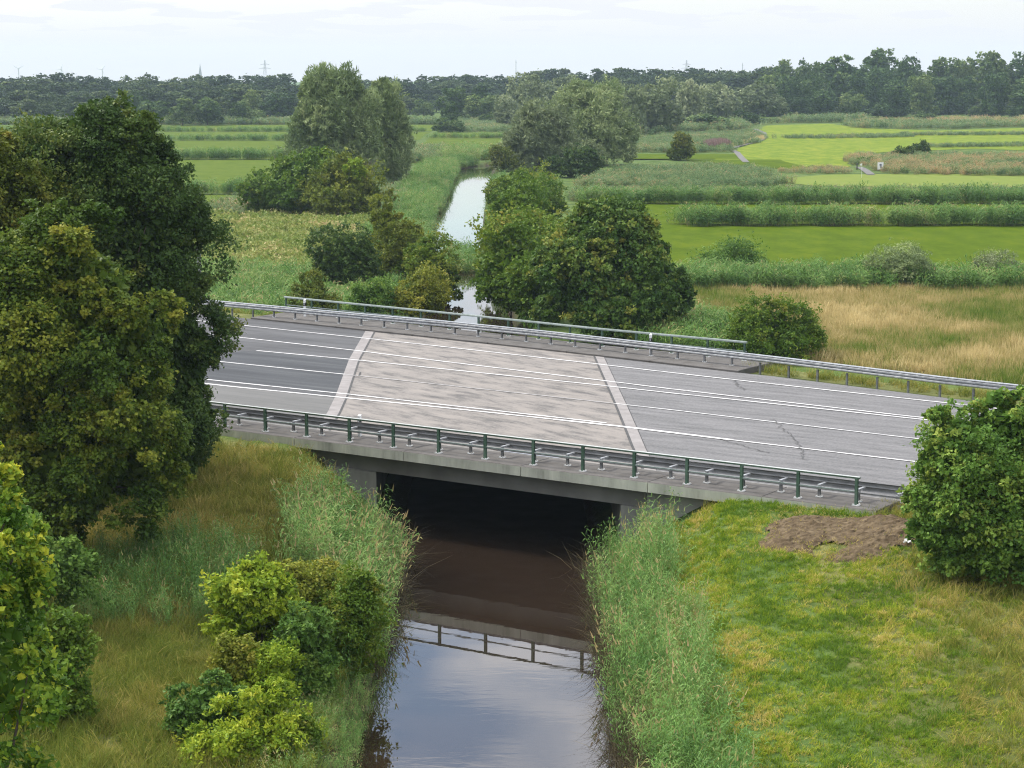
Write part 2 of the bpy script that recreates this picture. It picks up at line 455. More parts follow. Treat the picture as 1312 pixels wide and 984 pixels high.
FAIR = polypx([(905, 205), (935, 201), (945, 190), (968, 183), (982, 178), (972, 166), (982, 160.5), (1060, 158), (1110, 164), (1200, 167), (1420, 160), (1420, 196), (1250, 190), (1100, 196), (1085, 214), (1010, 214), (960, 212)], .8)
sheet('fairway', FAIR, M_fair, 'yellow green golf fairway with a sun patch painted into its colour')
sheet('grass_lane', polypx([(850, 204), (1000, 204), (1040, 216), (1000, 216), (905, 207)], .8), M_meadow, 'short green lane beside the marsh')
sheet('marsh_clearing', polypx([(800, 197), (950, 197), (950, 203), (800, 203)], .8), M_meadow, 'bright green clearing around the brown bush')
M_path = solid('path_gravel', [(.3, (.12, .117, .11)), (.7, (.18, .175, .165))], 2, 5, .97, .05)
def ribbon(name, pts, w, mat, label, z):
    b = Build(); P = [Vector((x, y, 0)) for x, y in pts]; v = []
    for i, p in enumerate(P):
        d = (P[min(i + 1, len(P) - 1)] - P[max(i - 1, 0)]).normalized(); n_ = Vector((-d.y, d.x, 0)) * w / 2
        v += [p - n_ + Vector((0, 0, z)), p + n_ + Vector((0, 0, z))]
    b.add(v, [(2 * i, 2 * i + 1, 2 * i + 3, 2 * i + 2) for i in range(len(P) - 1)])
    o = b.obj(name, mat); tag(o, label, kind='structure'); return o
ribbon('path', polypx([(956, 207.5), (951, 203), (944, 195), (934, 190.5), (950, 186), (970, 181.5), (980, 176), (979, 170), (967, 165)], .8), 1.3, M_path, 'winding grey golf path along the marsh edge', .8)
ribbon('path', polypx([(1099, 213.6), (1104, 215.2), (1109, 218), (1113, 221), (1116, 223.6)], .8), 1.4, M_path, 'short grey path beside the golf sign', .8)

# ------------------------------------------------------------------ road
ROAD_ST = [2.0, .35, 1]                        # noise runs along the driving direction
M_asph = solid('worn_asphalt', [(.25, (0.068, 0.066, 0.066)), (.42, (0.106, 0.104, 0.103)), (.55, (0.135, 0.131, 0.131)), (.75, (0.176, 0.171, 0.169))], 2.2, 10, .78, .3, bump=.25, stretch=(.12, 1, 1), rot=-ROAD_ROT, rough_noise=.7, speckle=.9)
M_asph_new = solid('newer_asphalt', [(.3, (0.052, 0.052, 0.054)), (.5, (0.070, 0.070, 0.072)), (.7, (0.095, 0.095, 0.097))], 2, 8, .8, .22, bump=.15, stretch=(.1, 1, 1), rot=-ROAD_ROT, speckle=.35)
M_asph_dark = solid('dark_asphalt', [(.3, (0.033, 0.035, 0.038)), (.5, (0.049, 0.052, 0.056)), (.7, (0.074, 0.077, 0.079))], 1.6, 8, .8, .2, bump=.15, stretch=(.07, 1, 1), rot=-ROAD_ROT, speckle=.3)
M_shoulder = solid('shoulder_asphalt', [(.3, (0.093, 0.093, 0.088)), (.7, (0.133, 0.130, 0.125))], 2, 8, .8, .22, bump=.15, stretch=(.12, 1, 1), rot=-ROAD_ROT, speckle=.35)
M_deckc = solid('deck_surface', [(.28, (0.067, 0.061, 0.058)), (.40, (0.108, 0.099, 0.090)), (.49, (0.174, 0.157, 0.141)), (.60, (0.210, 0.188, 0.167)), (.8, (0.236, 0.212, 0.187))], 1.5, 12, .75, .3, bump=.2, stretch=(.3, 1.0, 1), rot=-ROAD_ROT + .30, rough_noise=.66, speckle=.4)
M_strip = solid('joint_concrete', [(.3, (.18, .165, .157)), (.7, (.25, .232, .222))], 2, 8, .75, .3, speckle=.3)
M_joint = solid('joint_gap', [(.3, (.03, .03, .03)), (.7, (.06, .058, .055))], 3, 4, .8)
M_line = solid('road_paint', [(.33, (.2, .19, .185)), (.43, (.42, .41, .40)), (.52, (.56, .55, .535)), (.8, (.64, .63, .61))], 2.5, 9, .5, .4, rough_noise=.75)
M_line_worn = solid('worn_road_paint', [(.36, (.17, .16, .152)), (.5, (.3, .285, .272)), (.7, (.5, .48, .465))], 2.5, 9, .55, .4, rough_noise=.75)

def st_sheet(name, polyst, mat, z, parent=None):
    bm = bmesh.new(); f = bm.faces.new([bm.verts.new(W3(s, t, z)) for s, t in polyst])
    bmesh.ops.triangulate(bm, faces=[f])
    me = bpy.data.meshes.new(name); bm.to_mesh(me); bm.free(); me.materials.append(mat)
    if me.polygons[0].normal.z < 0: me.flip_normals()
    return link(name, me, parent)
def st_ribbon(name, pts, w, mat, z, parent, sub=2.0):
    """a painted line or gap along (s,t) points"""
    P = [np.array(p, float) for p in pts]; Q = []
    for a, b in zip(P[:-1], P[1:]):
        k = max(1, int(np.linalg.norm(b - a) / sub))
        Q += [a + (b - a) * j / k for j in range(k)]
    Q.append(P[-1]); v = []; f = []
    for i, p in enumerate(Q):
        d = Q[min(i + 1, len(Q) - 1)] - Q[max(i - 1, 0)]; d = d / np.linalg.norm(d); n_ = np.array([-d[1], d[0]])
        ww = (w[0] + (w[1] - w[0]) * i / (len(Q) - 1)) if hasattr(w, '__len__') else w
        for sg in (-.5, .5):
            e_ = p + n_ * ww * sg; v.append(W3(e_[0], e_[1], z))
        if i: f.append((2 * i - 2, 2 * i - 1, 2 * i + 1, 2 * i))
    me = bpy.data.meshes.new(name); me.from_pydata(v, [], f); me.materials.append(mat)
    me.update()
    if me.polygons[0].normal.z < 0: me.flip_normals()
    return link(name, me, parent)

SS = [-200, -100, -60, -30, -17, -12, -5, 0, 4, 7, 10, 15, 20, 28, 35, 45, 60, 100, 200]
road = st_sheet('road', [(s, 1.6) for s in SS] + [(s, float(t_kerb(s)) + (.0 if -27 < s < 9 else .15)) for s in SS[::-1]], M_asph, ROAD_Z)
tag(road, 'worn grey motorway carriageway crossing the river', kind='structure')
def sL(t): return float(np.interp(t, [1.6, 5.9, 9.72, 19.5, 30], [1.35, -1.45, -4.06, -11, -18.0]))   # left joint strip, left edge
def sR(t): return float(np.interp(t, [1.6, 5.85, 12.87, 19.77, 27.6], [17.0, 14.0, 9.17, 4.34, -1.2]))   # right joint strip, left edge
tk = lambda s: float(t_kerb(s)) - .02
L6 = [(-60, 8.6), (-9.56, 9.0), (1.83, 9.5), (11.33, 9.65), (16.48, 9.39), (24.29, 9.09), (60, 8.0)]
L5 = [(-60, 9.5), (-10.85, 10.06), (-3.96, 10.2), (1.41, 10.15), (10.34, 10.05)]
L4 = [(-60, 15.3), (-14.67, 15.1), (-8, 15.12), (4.08, 14.85), (10.88, 14.6), (22.25, 13.84), (60, 12.2)]
L3 = [(-60, 19.4), (-17.29, 19.4), (-11, 19.5), (4.78, 19.04), (8.52, 18.81), (20.31, 18.38), (60, 16.9)]
L2 = [(-60, 25.8), (-22.42, 23.2), (-12.96, 22.4), (-6.92, 21.6), (3.92, 20.4), (7.89, 19.9), (20.09, 18.85), (60, 17.3)]
L1 = [(-60, 29.6), (-26.24, 27.5), (-15.66, 26.75), (-10.36, 26.3), (.23, 25.2), (5.29, 24.55), (10.77, 24.0), (20.9, 23.1), (60, 19.5)]
li = lambda L_, s: float(np.interp(s, [p[0] for p in L_], [p[1] for p in L_]))
TT = [1.6, 3.7, 5.9, 9.72, 14.6, 19.5]
kL = tk(-17.2)
st_sheet('new_asphalt', [(-150, 1.62)] + [(sL(t), t + (.02 if t < 2 else 0)) for t in TT] + [(sL(kL), kL)] + [(s, tk(s)) for s in (-20, -30, -60, -150)], M_asph_new, ROAD_Z + .004, road)
st_sheet('shoulder_asphalt', [(-150, 1.62), (sL(1.64), 1.64), (sL(5.9), 5.9), (sL(9.1), 9.1), (-9.56, 9.3), (-60, 9.0), (-150, 9)], M_shoulder, ROAD_Z + .008, road)
st_sheet('dark_asphalt', [(-17.4, li(L3, -17.4)), (sL(19.4), 19.4), (sL(14.6), 14.6), (sL(10.2), 10.2), (-10.85, 10.15), (-16, 10.1), (-20.5, 10.1), (-19.0, 15.0)], M_asph_dark, ROAD_Z + .008, road)
kR = tk(-1.4)
st_sheet('deck_surface', [(sL(t) + .1, t + .02) for t in TT] + [(sL(kL) + .1, kL)] + [(s, tk(s)) for s in (-14, -10, -5)] + [(sR(kR) + .1, kR)] + [(sR(t) + .1, t + .02) for t in (19.77, 12.87, 5.85, 1.6)], M_deckc, ROAD_Z + .004, road)
for fn, tl, w_ in ((sL, kL, .68), (sR, kR, .66)):
    ts = [1.63, 5.9, 9.72, 14.6, 19.5, tl]
    o = st_sheet('joint_strip', [(fn(t), t) for t in ts] + [(fn(t) + w_, t) for t in ts[::-1]], M_strip, ROAD_Z + .012, road)
    gap = (0.0, .13) if fn is sR else (w_ - .07, w_ + .04)
    st_sheet('expansion_gap', [(fn(t) + gap[0], t) for t in ts] + [(fn(t) + gap[1], t) for t in ts[::-1]], M_joint, ROAD_Z + .020, road)
    if fn is sR: st_ribbon('expansion_gap', [(fn(t) + w_ + .02, t) for t in ts], .035, M_joint, ROAD_Z + .016, road)
def cut(L_, a, b):
    return [(a, li(L_, a))] + [p for p in L_ if a < p[0] < b] + [(b, li(L_, b))]
ZL = ROAD_Z + .024
st_ribbon('lane_marking', cut(L1, -60, 60), 0.168, M_line, ZL, road)
st_ribbon('lane_marking', cut(L2, -60, 60), 0.168, M_line, ZL, road)
st_ribbon('lane_marking', cut(L3, -17.2, 60), 0.168, M_line, ZL, road)
st_ribbon('lane_marking', cut(L4, -60, -7.8), 0.151, M_line, ZL, road)
st_ribbon('lane_marking', cut(L4, -7.8, 8), 0.134, M_line_worn, ZL, road)
st_ribbon('lane_marking', cut(L4, 8, 60), 0.126, M_line, ZL, road)
st_ribbon('lane_marking', cut(L5, -60, 10.3), 0.185, M_line, ZL, road)
st_ribbon('lane_marking', cut(L6, -60, 8), 0.202, M_line, ZL, road)
st_ribbon('lane_marking', cut(L6, 8, 16.6), 0.286, M_line, ZL, road)
st_ribbon('lane_marking', cut(L6, 16.6, 60), 0.151, M_line, ZL, road)
M_gutter = solid('gutter_concrete', [(.3, (.15, .143, .135)), (.7, (.27, .26, .245))], 2.5, 8, .8, .3, speckle=.4)
st_ribbon('gutter_strip', [(-12, 1.85), (26.5, 1.83)], .3, M_gutter, ROAD_Z + .022, road)
M_puddle = solid('puddle_sheen', [(.35, (.15, .145, .15)), (.65, (.3, .3, .325))], 3, 6, .25, .5)  # puddle with the sky reflection painted in as pale blue grey
st_sheet('puddle_sheen', [(9.6, 2.3), (10.4, 2.05), (11.6, 2.03), (13.1, 2.04), (12.6, 2.35), (11.6, 2.62), (10.5, 2.6)], M_puddle, ROAD_Z + .028, road)
M_crack = solid('crack', [(.3, (.05, .05, .05)), (.7, (.085, .083, .08))], 3, 4, .9)
def crack(pts, seed, w=.07):
    r = random.Random(seed); Q = []
    for a, b in zip(pts[:-1], pts[1:]):
        for j in range(14): Q.append((a[0] + (b[0] - a[0]) * j / 14 + r.uniform(-.13, .13), a[1] + (b[1] - a[1]) * j / 14 + r.uniform(-.08, .08)))
    Q.append(pts[-1]); st_ribbon('crack', Q, w, M_crack, ROAD_Z + .030, road, sub=9)
crack([(9.12, 23.94), (9.98, 22.7), (10.9, 21.5)], 1, .05)
crack([(15.66, 14.93), (17.45, 12.6), (18.96, 10.5), (20.07, 8.75), (21.1, 7.0)], 2, .035)
crack([(16.2, 9.3), (18.4, 8.0), (19.2, 7.6)], 3, .04)
st_ribbon('crack', [(-7.6, 16.1), (-6.9, 15.1)], .08, M_joint, ROAD_Z + .030, road)

# ------------------------------------------------------------------ bridge
CONC = [(.25, (.13, .125, .11)), (.45, (.2, .195, .175)), (.75, (.3, .29, .265))]
M_conc = solid('weathered_concrete', CONC, .9, 9, .85, .3, bump=.3, stretch=(1, 1, .35), rough_noise=.6)
M_fascia = solid('stained_fascia_concrete', [(.25, (0.184, 0.191, 0.154)), (.42, (0.353, 0.353, 0.291)), (.6, (0.465, 0.465, 0.383)), (.8, (0.586, 0.574, 0.488))], 1.3, 10, .85, .3, bump=.3, stretch=(1.2, 1.2, .25), rough_noise=.65)
M_cap = solid('cap_concrete', [(.3, (0.067, 0.061, 0.055)), (.5, (0.097, 0.090, 0.083)), (.75, (0.134, 0.125, 0.115))], 1.2, 10, .9, .25, bump=.4, rough_noise=.65)
M_under = solid('soffit_concrete', [(.3, (0.132, 0.126, 0.114)), (.7, (0.204, 0.198, 0.180))], .8, 7, .9, .25)
bridge = empty('road_bridge', W3(11, 0, CAP_Z))
tag(bridge, 'low concrete road bridge spanning the river at a skew', 'bridge')
bpy.context.view_layer.update()
def under(name, me_obj):
    me_obj.parent = bridge; me_obj.matrix_parent_inverse = bridge.matrix_world.inverted(); return me_obj
def st_prism(name, polyst, z0, z1, mat, bevel=0):
    b = Build(); b.prism([tuple(W(s, t)) for s, t in polyst], z0, z1)
    return under(name, b.obj(name, mat, bevel=bevel))
sx = lambda x, t: float((x - O2[0] - t * N2[0]) / E2[0])           # s on the skew line of constant x
st_prism('deck_slab', [(sx(-8.2, .18), .18), (sx(4.9, .18), .18), (sx(4.9, 29), 29), (sx(-8.2, 29), 29)], 2.25, 3.2, M_under)
def wallblock(name, x0, x1, t0, t1, z0, z1, mat):
    return st_prism(name, [(sx(x0, t0), t0), (sx(x1, t0), t0), (sx(x1, t1), t1), (sx(x0, t1), t1)], z0, z1, mat)
wallblock('abutment', -9.8, -5.4, .05, 29.2, -1, 2.249, M_conc)
wallblock('abutment', 4.0, 6.6, .05, 29.2, -1, 2.249, M_conc)
st_prism('wing_wall', [(-6, .1), (sx(-8.2, .1) - .02, .1), (sx(-8.2, .6) - .02, .6), (-6, .6)], .4, 2.948, M_conc)
st_prism('wing_wall', [(sx(4.9, .1) + .02, .1), (25.8, .1), (25.8, .6), (sx(4.9, .6) + .02, .6)], .4, 2.948, M_conc)
segs = [-9, -3.6, 1.9, 7.4, 12.9, 18.4, 23.0, 27.3]
for a, b_ in zip(segs[:-1], segs[1:]):
    bb = Build(); bb.prism([tuple(W(s, t)) for s, t in ((a + .008, -.45), (b_ - .008, -.45), (b_ - .008, 1.6), (a + .008, 1.6))], 2.95, CAP_Z)
    me = bb.mesh('edge_beam', M_cap, bevel=.02)
    me.materials.append(M_fascia)
    for p in me.polygons:
        if abs(p.normal.z) < .6 and p.normal.dot(Vector((-N2[0], -N2[1], 0))) > .5: p.material_index = 1
    under('edge_beam', link('edge_beam', me))
fs = [-27, -20, -14, -8.5, -3, 2.5, 8.0]
for a, b_ in zip(fs[:-1], fs[1:]):
    st_prism('edge_beam', [(a + .008, tk(a) + .02), (b_ - .008, tk(b_) + .02), (b_ - .008, float(t_rail(b_)) + .5), (a + .008, float(t_rail(a)) + .5)], 2.95, CAP_Z, M_cap, bevel=.02)

# ------------------------------------------------------------------ railings and crash barriers
M_green = solid('green_paint', [(.3, (.045, .085, .055)), (.5, (.065, .12, .08)), (.75, (.11, .165, .12))], 6, 8, .5, .4, stretch=(1, 1, .3))
M_greenr = solid('skylit_green_paint', [(.3, (.16, .20, .175)), (.7, (.28, .32, .295))], 5, 6, .5, .5)  # the green paint made lighter, skylight on the rail tops painted in
M_rail_skylit = solid('worn_skylit_rail_paint', [(.3, (.3, .33, .31)), (.7, (.45, .47, .455))], 5, 6, .5, .5)  # worn paint, with the skylight on the handrail top painted into it
M_galv = solid('galvanised_steel', [(.3, (.30, .31, .32)), (.5, (.42, .43, .44)), (.75, (.55, .56, .57))], 5, 8, .42, .5, metallic=.55)
M_galv_dull = solid('dull_galvanised_steel', [(.3, (.14, .14, .14)), (.5, (.2, .2, .2)), (.75, (.28, .28, .275))], 5, 8, .55, .5, metallic=.3)
M_beam = solid('weathered_galvanised_steel', [(.3, (.13, .13, .13)), (.5, (.2, .2, .198)), (.75, (.3, .3, .295))], 4, 8, .6, .4, metallic=.1, stretch=(.4, .4, 2))
M_bolt = solid('bolt_cover', [(.3, (.5, .5, .48)), (.7, (.7, .7, .68))], 4, 3, .6)
def frame_st(s, t, z, rot=0): return Matrix.Translation(W3(s, t, z)) @ Matrix.Rotation(ROAD_ROT + rot, 4, 'Z')

def green_post_mesh():
    b = Build(); b.box(-.05, .05, -.05, -.04, 0, .924); b.box(-.05, .05, .04, .05, 0, .924); b.box(-.012, .012, -.04, .04, 0, .924)
    return b.mesh('post', M_green)
def base_plate_mesh():
    b = Build(); b.box(-.12, .12, -.11, .11, .0, .02)
    for x in (-.085, .085):
        for y in (-.08, .08): b.box(x - .022, x + .022, y - .022, y + .022, .0201, .055)
    return b.mesh('base_plate', M_bolt)
POST, PLATE = green_post_mesh(), base_plate_mesh()
def child(name, me, parent, M=None):
    o = link(name, me, parent)
    if M is not None: o.matrix_local = M
    return o
def rail_path(fn_t, ss, z): return [W3(s, float(fn_t(s)), z) for s in ss]
near_rail = empty('bridge_railing'); tag(near_rail, 'green steel railing along the near edge of the bridge', 'railing', 'green bridge railings')
SP = 2.1977
near_posts = [i * SP for i in range(-2, 13)]
for s in near_posts:
    p = child('post', POST, near_rail, frame_st(s, 0, CAP_Z + .001)); child('base_plate', PLATE, p)
def rail_profile(w, h, z): return [(-w, z), (w, z), (w, z + h), (-w, z + h)]
b = Build(); b.sweep([W3(near_posts[0] - .12, 0, CAP_Z), W3(near_posts[-1] + .12, 0, CAP_Z)], [(-.04, .985), (-.04, .925), (.04, .925), (.04, .985)])
hr = b.obj('handrail', M_green, near_rail)
b = Build(); b.sweep([W3(near_posts[0] - .12, 0, CAP_Z), W3(near_posts[-1] + .12, 0, CAP_Z)], [(-.055, .986), (.055, .986), (.045, 1.0), (-.045, 1.0)])
b.obj('skylit_rail_top', M_rail_skylit, hr)  # thin light plate added to carry the painted skylight
b = Build(); b.sweep([W3(near_posts[0], .0, CAP_Z), W3(near_posts[-1], .0, CAP_Z)], [(-.025, .455), (.025, .455), (.025, .495), (-.025, .495)])
b.obj('knee_rail', M_greenr, near_rail)
far_rail = empty('bridge_railing'); tag(far_rail, 'green steel railing along the far edge of the bridge', 'railing', 'green bridge railings')
far_posts = np.interp(np.linspace(0, 1, 16), [0, 1], [-26.85, 6.55])
for s in far_posts:
    p = child('post', POST, far_rail, frame_st(float(s), float(t_rail(s)), CAP_Z + .001)); child('base_plate', PLATE, p)
ssr = [-26.97] + list(far_posts[1:-1]) + [6.67]
b = Build(); b.sweep(rail_path(t_rail, ssr, CAP_Z), [(-.07, .952), (-.07, .90), (.07, .90), (.07, .952), (.05, 1.0), (-.05, 1.0)])
b.obj('handrail', M_greenr, far_rail)
b = Build(); b.sweep(rail_path(t_rail, ssr, CAP_Z), [(-.03, .45), (.03, .45), (.03, .5), (-.03, .5)])
b.obj('knee_rail', M_greenr, far_rail)

def w_beam(sgn, z0, h=.31, d=.08):
    """the W section of a steel guard beam, bulging towards sgn"""
    out_ = [(0, 0), (d, .05), (d, .11), (.015, .155), (d, .20), (d, .26), (0, .31)]
    a = [(sgn * x, z0 + z * h / .31) for x, z in out_]
    bk = [(sgn * (x - .012), z0 + z * h / .31) for x, z in out_[::-1]]
    return a + bk
near_guard = empty('crash_barrier'); tag(near_guard, 'grey steel crash barrier on spacer arms behind the near railing', 'crash barrier', 'steel crash barriers')
def gp_mesh(h):
    b = Build(); b.box(-.05, .05, -.035, -.03, 0, h); b.box(-.05, .05, .03, .035, 0, h); b.box(-.006, .006, -.03, .03, 0, h)
    return b.mesh('post', M_galv_dull)
def arm_mesh():
    b = Build(); b.box(-.05, .05, -.07, .46, .40, .45); b.box(-.065, .065, -.13, .03, .29, .385)
    return b.mesh('spacer_arm', M_galv)
GP, ARM = gp_mesh(.395), arm_mesh()
GS = 1.4815
for i in range(-6, 31):
    s = .99 + GS * i
    z = CAP_Z + .001 if s < 27.2 else gz(*W(s, .62)) - .05
    p = child('post', GP, near_guard, frame_st(s, .62, z))
    if s < 27.2: child('base_plate', PLATE, p, Matrix.Diagonal((.9, .9, 1, 1)))
    child('spacer_arm', ARM, near_guard, frame_st(s, .62, CAP_Z))
b = Build(); b.sweep([W3(-9, 1.13, CAP_Z), W3(46, 1.13, CAP_Z)], w_beam(1, .27, .34))
b.obj('guard_beam', M_beam, near_guard)
b = Build(); b.sweep([W3(-9, .50, CAP_Z), W3(46, .50, CAP_Z)], [(-.02, .30), (.02, .30), (.02, .36), (-.02, .36)])
b.obj('tie_rail', M_galv_dull, near_guard)

far_guard = empty('crash_barrier'); tag(far_guard, 'bright steel crash barrier along the far edge of the road', 'crash barrier', 'steel crash barriers')
GPF = gp_mesh(.66)
s = -31.0; far_guard_s = []
while s < 34:
    far_guard_s.append(s); s += 1.72
for s in far_guard_s:
    on_cap = -27 < s < 8
    t = float(t_guard(s)); z = CAP_Z + .001 if on_cap else gz(*W(s, t)) - .05
    p = child('post', GPF, far_guard, frame_st(s, t, z, -.14))
    if on_cap: child('base_plate', PLATE, p, Matrix.Diagonal((.8, .8, 1, 1)))
sg = [-34] + far_guard_s + [36, 40]
b = Build(); b.sweep([W3(s, float(t_guard(s)) - .06, CAP_Z) for s in sg], w_beam(-1, .36))
b.obj('guard_beam', M_galv, far_guard)
b = Build(); b.sweep([W3(s, float(t_guard(s)) - .0, CAP_Z) for s in sg], [(-.13, .672), (.09, .672), (.10, .70), (-.12, .71)])
b.obj('top_cover', M_galv, far_guard)

M_white = solid('white_plastic', [(.3, (.68, .68, .67)), (.7, (.8, .8, .79))], 4, 4, .45)
M_black = solid('black_plastic', [(.3, (.012, .012, .013)), (.7, (.025, .025, .026))], 4, 4, .5)
M_refl = solid('grey_reflector', [(.3, (.4, .4, .42)), (.7, (.55, .55, .57))], 4, 3, .25)
def delineator(s, t, z, label, h=1.05):
    o = empty('delineator_post', W3(s, t, z), ROAD_ROT); tag(o, label, 'marker post', 'white marker posts by the road')
    def slab(b, z0, z1, slope=0, g=0):
        w, d = .06 + g, .05 + g
        b.add([(-w, -d, z0), (w, -d, z0), (w, d, z0), (-w, d, z0), (-w, -d, z1 - slope), (w, -d, z1 - slope), (w, d, z1), (-w, d, z1)],
              [(3, 2, 1, 0), (4, 5, 6, 7), (0, 1, 5, 4), (1, 2, 6, 5), (2, 3, 7, 6), (3, 0, 4, 7)])
    b = Build(); slab(b, 0, h, .06); b.obj('body', M_white, o)
    b = Build(); slab(b, h - .42, h - .17, .07, .004); k = b.obj('black_band', M_black, o)
    b = Build(); b.box(-.03, .03, -.062, -.055, h - .37, h - .26); b.obj('reflector', M_refl, k)
delineator(-24.6, float(t_rail(-24.6)) - .7, CAP_Z, 'white marker post with black band by the left end of the far barrier')
delineator(1.2, float(t_rail(1.2)) - .7, CAP_Z, 'white marker post with black band standing at the far railing')
delineator(3.9, 1.3, CAP_Z, 'small white marker post behind the near railing', .9)

# ------------------------------------------------------------------ foliage builders
def unit(v): return v / np.maximum(np.linalg.norm(v, axis=-1, keepdims=True), 1e-9)
def rdirs(r, n): return unit(r.normal(size=(n, 3)))

def leaves(r, pos, outd, length, width, droop, up, spread=.8, fold=.18):
    """diamond leaves folded along the midrib, set at pos, growing roughly along outd"""
    n = len(pos)
    ax = unit(outd * .7 + r.normal(size=(n, 3)) * spread + np.array([0, 0, -droop]))
    nr = unit(outd * .6 + r.normal(size=(n, 3)) * .55 + np.array([0, 0, up]))
    sd = unit(np.cross(nr, ax)); nr = np.cross(ax, sd)
    L_ = length * (.65 + .7 * r.random((n, 1))); Wd = L_ * (width / length)
    b = pos - ax * L_ * .45
    tip = pos + ax * L_ * .55
    mid = pos - ax * L_ * .05 + nr * Wd * fold * -1
    l = mid + sd * Wd * .5 + nr * Wd * fold * 1.6; rr = mid - sd * Wd * .5 + nr * Wd * fold * 1.6
    V = np.stack([b, l, tip, rr], 1).reshape(-1, 3)
    k = np.arange(n)[:, None] * 4
    F = np.concatenate([k + [0, 2, 1], k + [0, 3, 2]], 0)
    return V, F

def crown(name, mats, mains, leaf, width, n_leaf, n_sub=9, sub_r=.42, n_clu=42, clu=.3, droop=.1, up=.6, stray=.05,
          seed=1, core=.12, zmin=.15, wood=None, anis=(1, 1, 1), tint_out=.0, low=-.55, spread=.8, sub_out=(.6, 1.0)):
    """a crown of many leaves: main lobes > boughs on their shell > twigs on each bough > leaves on each twig.
    mains: (x, y, z, rx, ry, rz); wood: (verts, faces) of trunk and limbs joined into the same mesh as material 1"""
    r = np.random.default_rng(seed)
    P, D, T = [], [], []
    mains = np.asarray(mains, float)
    wts = (mains[:, 3] * mains[:, 4] + mains[:, 4] * mains[:, 5] + mains[:, 3] * mains[:, 5]); wts /= wts.sum()
    for mi_, m in enumerate(mains):
        c, rad = m[:3], m[3:]
        ns = max(5, int(n_sub * len(mains) * wts[mi_]))
        d = rdirs(r, ns * 4); d = d[d[:, 2] > low][:ns]; ns = len(d)
        sc = c + d * rad * (sub_out[0] + (sub_out[1] - sub_out[0]) * r.random((ns, 1)))
        sr = sub_r * rad.mean() * (.6 + .8 * r.random((ns, 1)))
        st_ = r.normal(0, .11, (ns, 1))
        n_here = int(n_leaf * wts[mi_])
        nc = ns * n_clu
        own = r.integers(0, ns, nc)
        cd = unit(rdirs(r, nc) + .75 * d[own] + np.array([0, 0, .15]))
        cp = sc[own] + cd * sr[own] * (.72 + .42 * r.random((nc, 1)) ** .7) * np.array(anis)
        out_ = r.random((nc, 1)) < stray
        cp = np.where(out_, cp + cd * sr[own] * (.12 + .5 * r.random((nc, 1))), cp)
        ct = st_[own] + r.normal(0, .09, (nc, 1)) + np.where(out_, tint_out, 0)
        inside = np.zeros(nc, bool)
        for mj, m2 in enumerate(mains):
            if mj != mi_: inside |= (((cp - m2[:3]) / m2[3:]) ** 2).sum(1) < .4
        keep = np.where(~inside)[0]
        k = keep[r.integers(0, len(keep), n_here)]
        sig = clu * sr[own[k]].clip(.5 * sub_r * rad.mean())
        p = cp[k] + r.normal(size=(n_here, 3)) * sig * np.array([1, 1, .75])
        P.append(p); D.append(unit(cd[k] + .35 * r.normal(size=(n_here, 3)))); T.append(ct[k] + r.normal(0, .07, (n_here, 1)))
        kc = int(n_here * core)                 # big inner leaves close the heart of the lobe
    P, D, T = np.concatenate(P), np.concatenate(D), np.concatenate(T)[:, 0]
    ok = P[:, 2] > zmin
    V, F = leaves(r, P[ok], D[ok], leaf, width, droop, up, spread)
    T = np.repeat(T[ok], 4)
    ncore = int(n_leaf * core)
    pick = r.choice(len(mains), ncore, p=wts)
    q = mains[pick, :3] + rdirs(r, ncore) * mains[pick, 3:] * (r.random((ncore, 1)) ** .4) * .68
    q = q[q[:, 2] > zmin]
    V2, F2 = leaves(r, q, unit(q - mains[0, :3] + 1e-3), leaf * 2.2, width * 2.2, droop, up)
    T2 = np.repeat(r.normal(-.05, .1, len(q)), 4)
    F2 = F2 + len(V); V = np.concatenate([V, V2]); F = np.concatenate([F, F2]); T = np.concatenate([T, T2])
    mi = np.zeros(len(F), int)
    if wood is not None:
        wv_, wf_ = wood
        F = np.concatenate([F, wf_ + len(V)]); V = np.concatenate([V, wv_]); T = np.concatenate([T, np.zeros(len(wv_))]); mi = np.concatenate([mi, np.ones(len(wf_), int)])
    return np_mesh(name, V, F, mats, tint=T + .5, mi=mi)

def wood_build(base, h, r0, targets, seed=1, lean=(0, 0), bare=()):
    """tapered trunk with limbs reaching into the crown"""
    rr = random.Random(seed); b = Build()
    top = Vector((base[0] + lean[0], base[1] + lean[1], h)); base = Vector((base[0], base[1], -.4))
    pts = [base.lerp(top, k / 6) + Vector((rr.uniform(-1, 1), rr.uniform(-1, 1), 0)) * (.05 * h * .3 if 0 < k else 0) for k in range(7)]
    b.tube(pts, [r0 * (1.25 if k == 0 else 1) * (1 - .8 * k / 6) for k in range(7)], 7)
    for t in targets:
        t = Vector(t); k = rr.uniform(.25, .8); s_ = base.lerp(top, k)
        s_ = pts[min(6, int(k * 6 + .5))]
        m_ = s_.lerp(t, .5) + Vector((rr.uniform(-.3, .3), rr.uniform(-.3, .3), .12 * (t - s_).length))
        b.tube([s_, s_.lerp(m_, .5) + Vector((0, 0, .03)), m_, t], [r0 * .5 * (1 - .5 * k), r0 * .38 * (1 - .5 * k), r0 * .25, r0 * .06], 5)
    return b
def tri_arrays(b):
    F = []
    for f in b.f:
        for i in range(1, len(f) - 1): F.append((f[0], f[i], f[i + 1]))
    return np.array([tuple(v) for v in b.v], float), np.array(F, int)

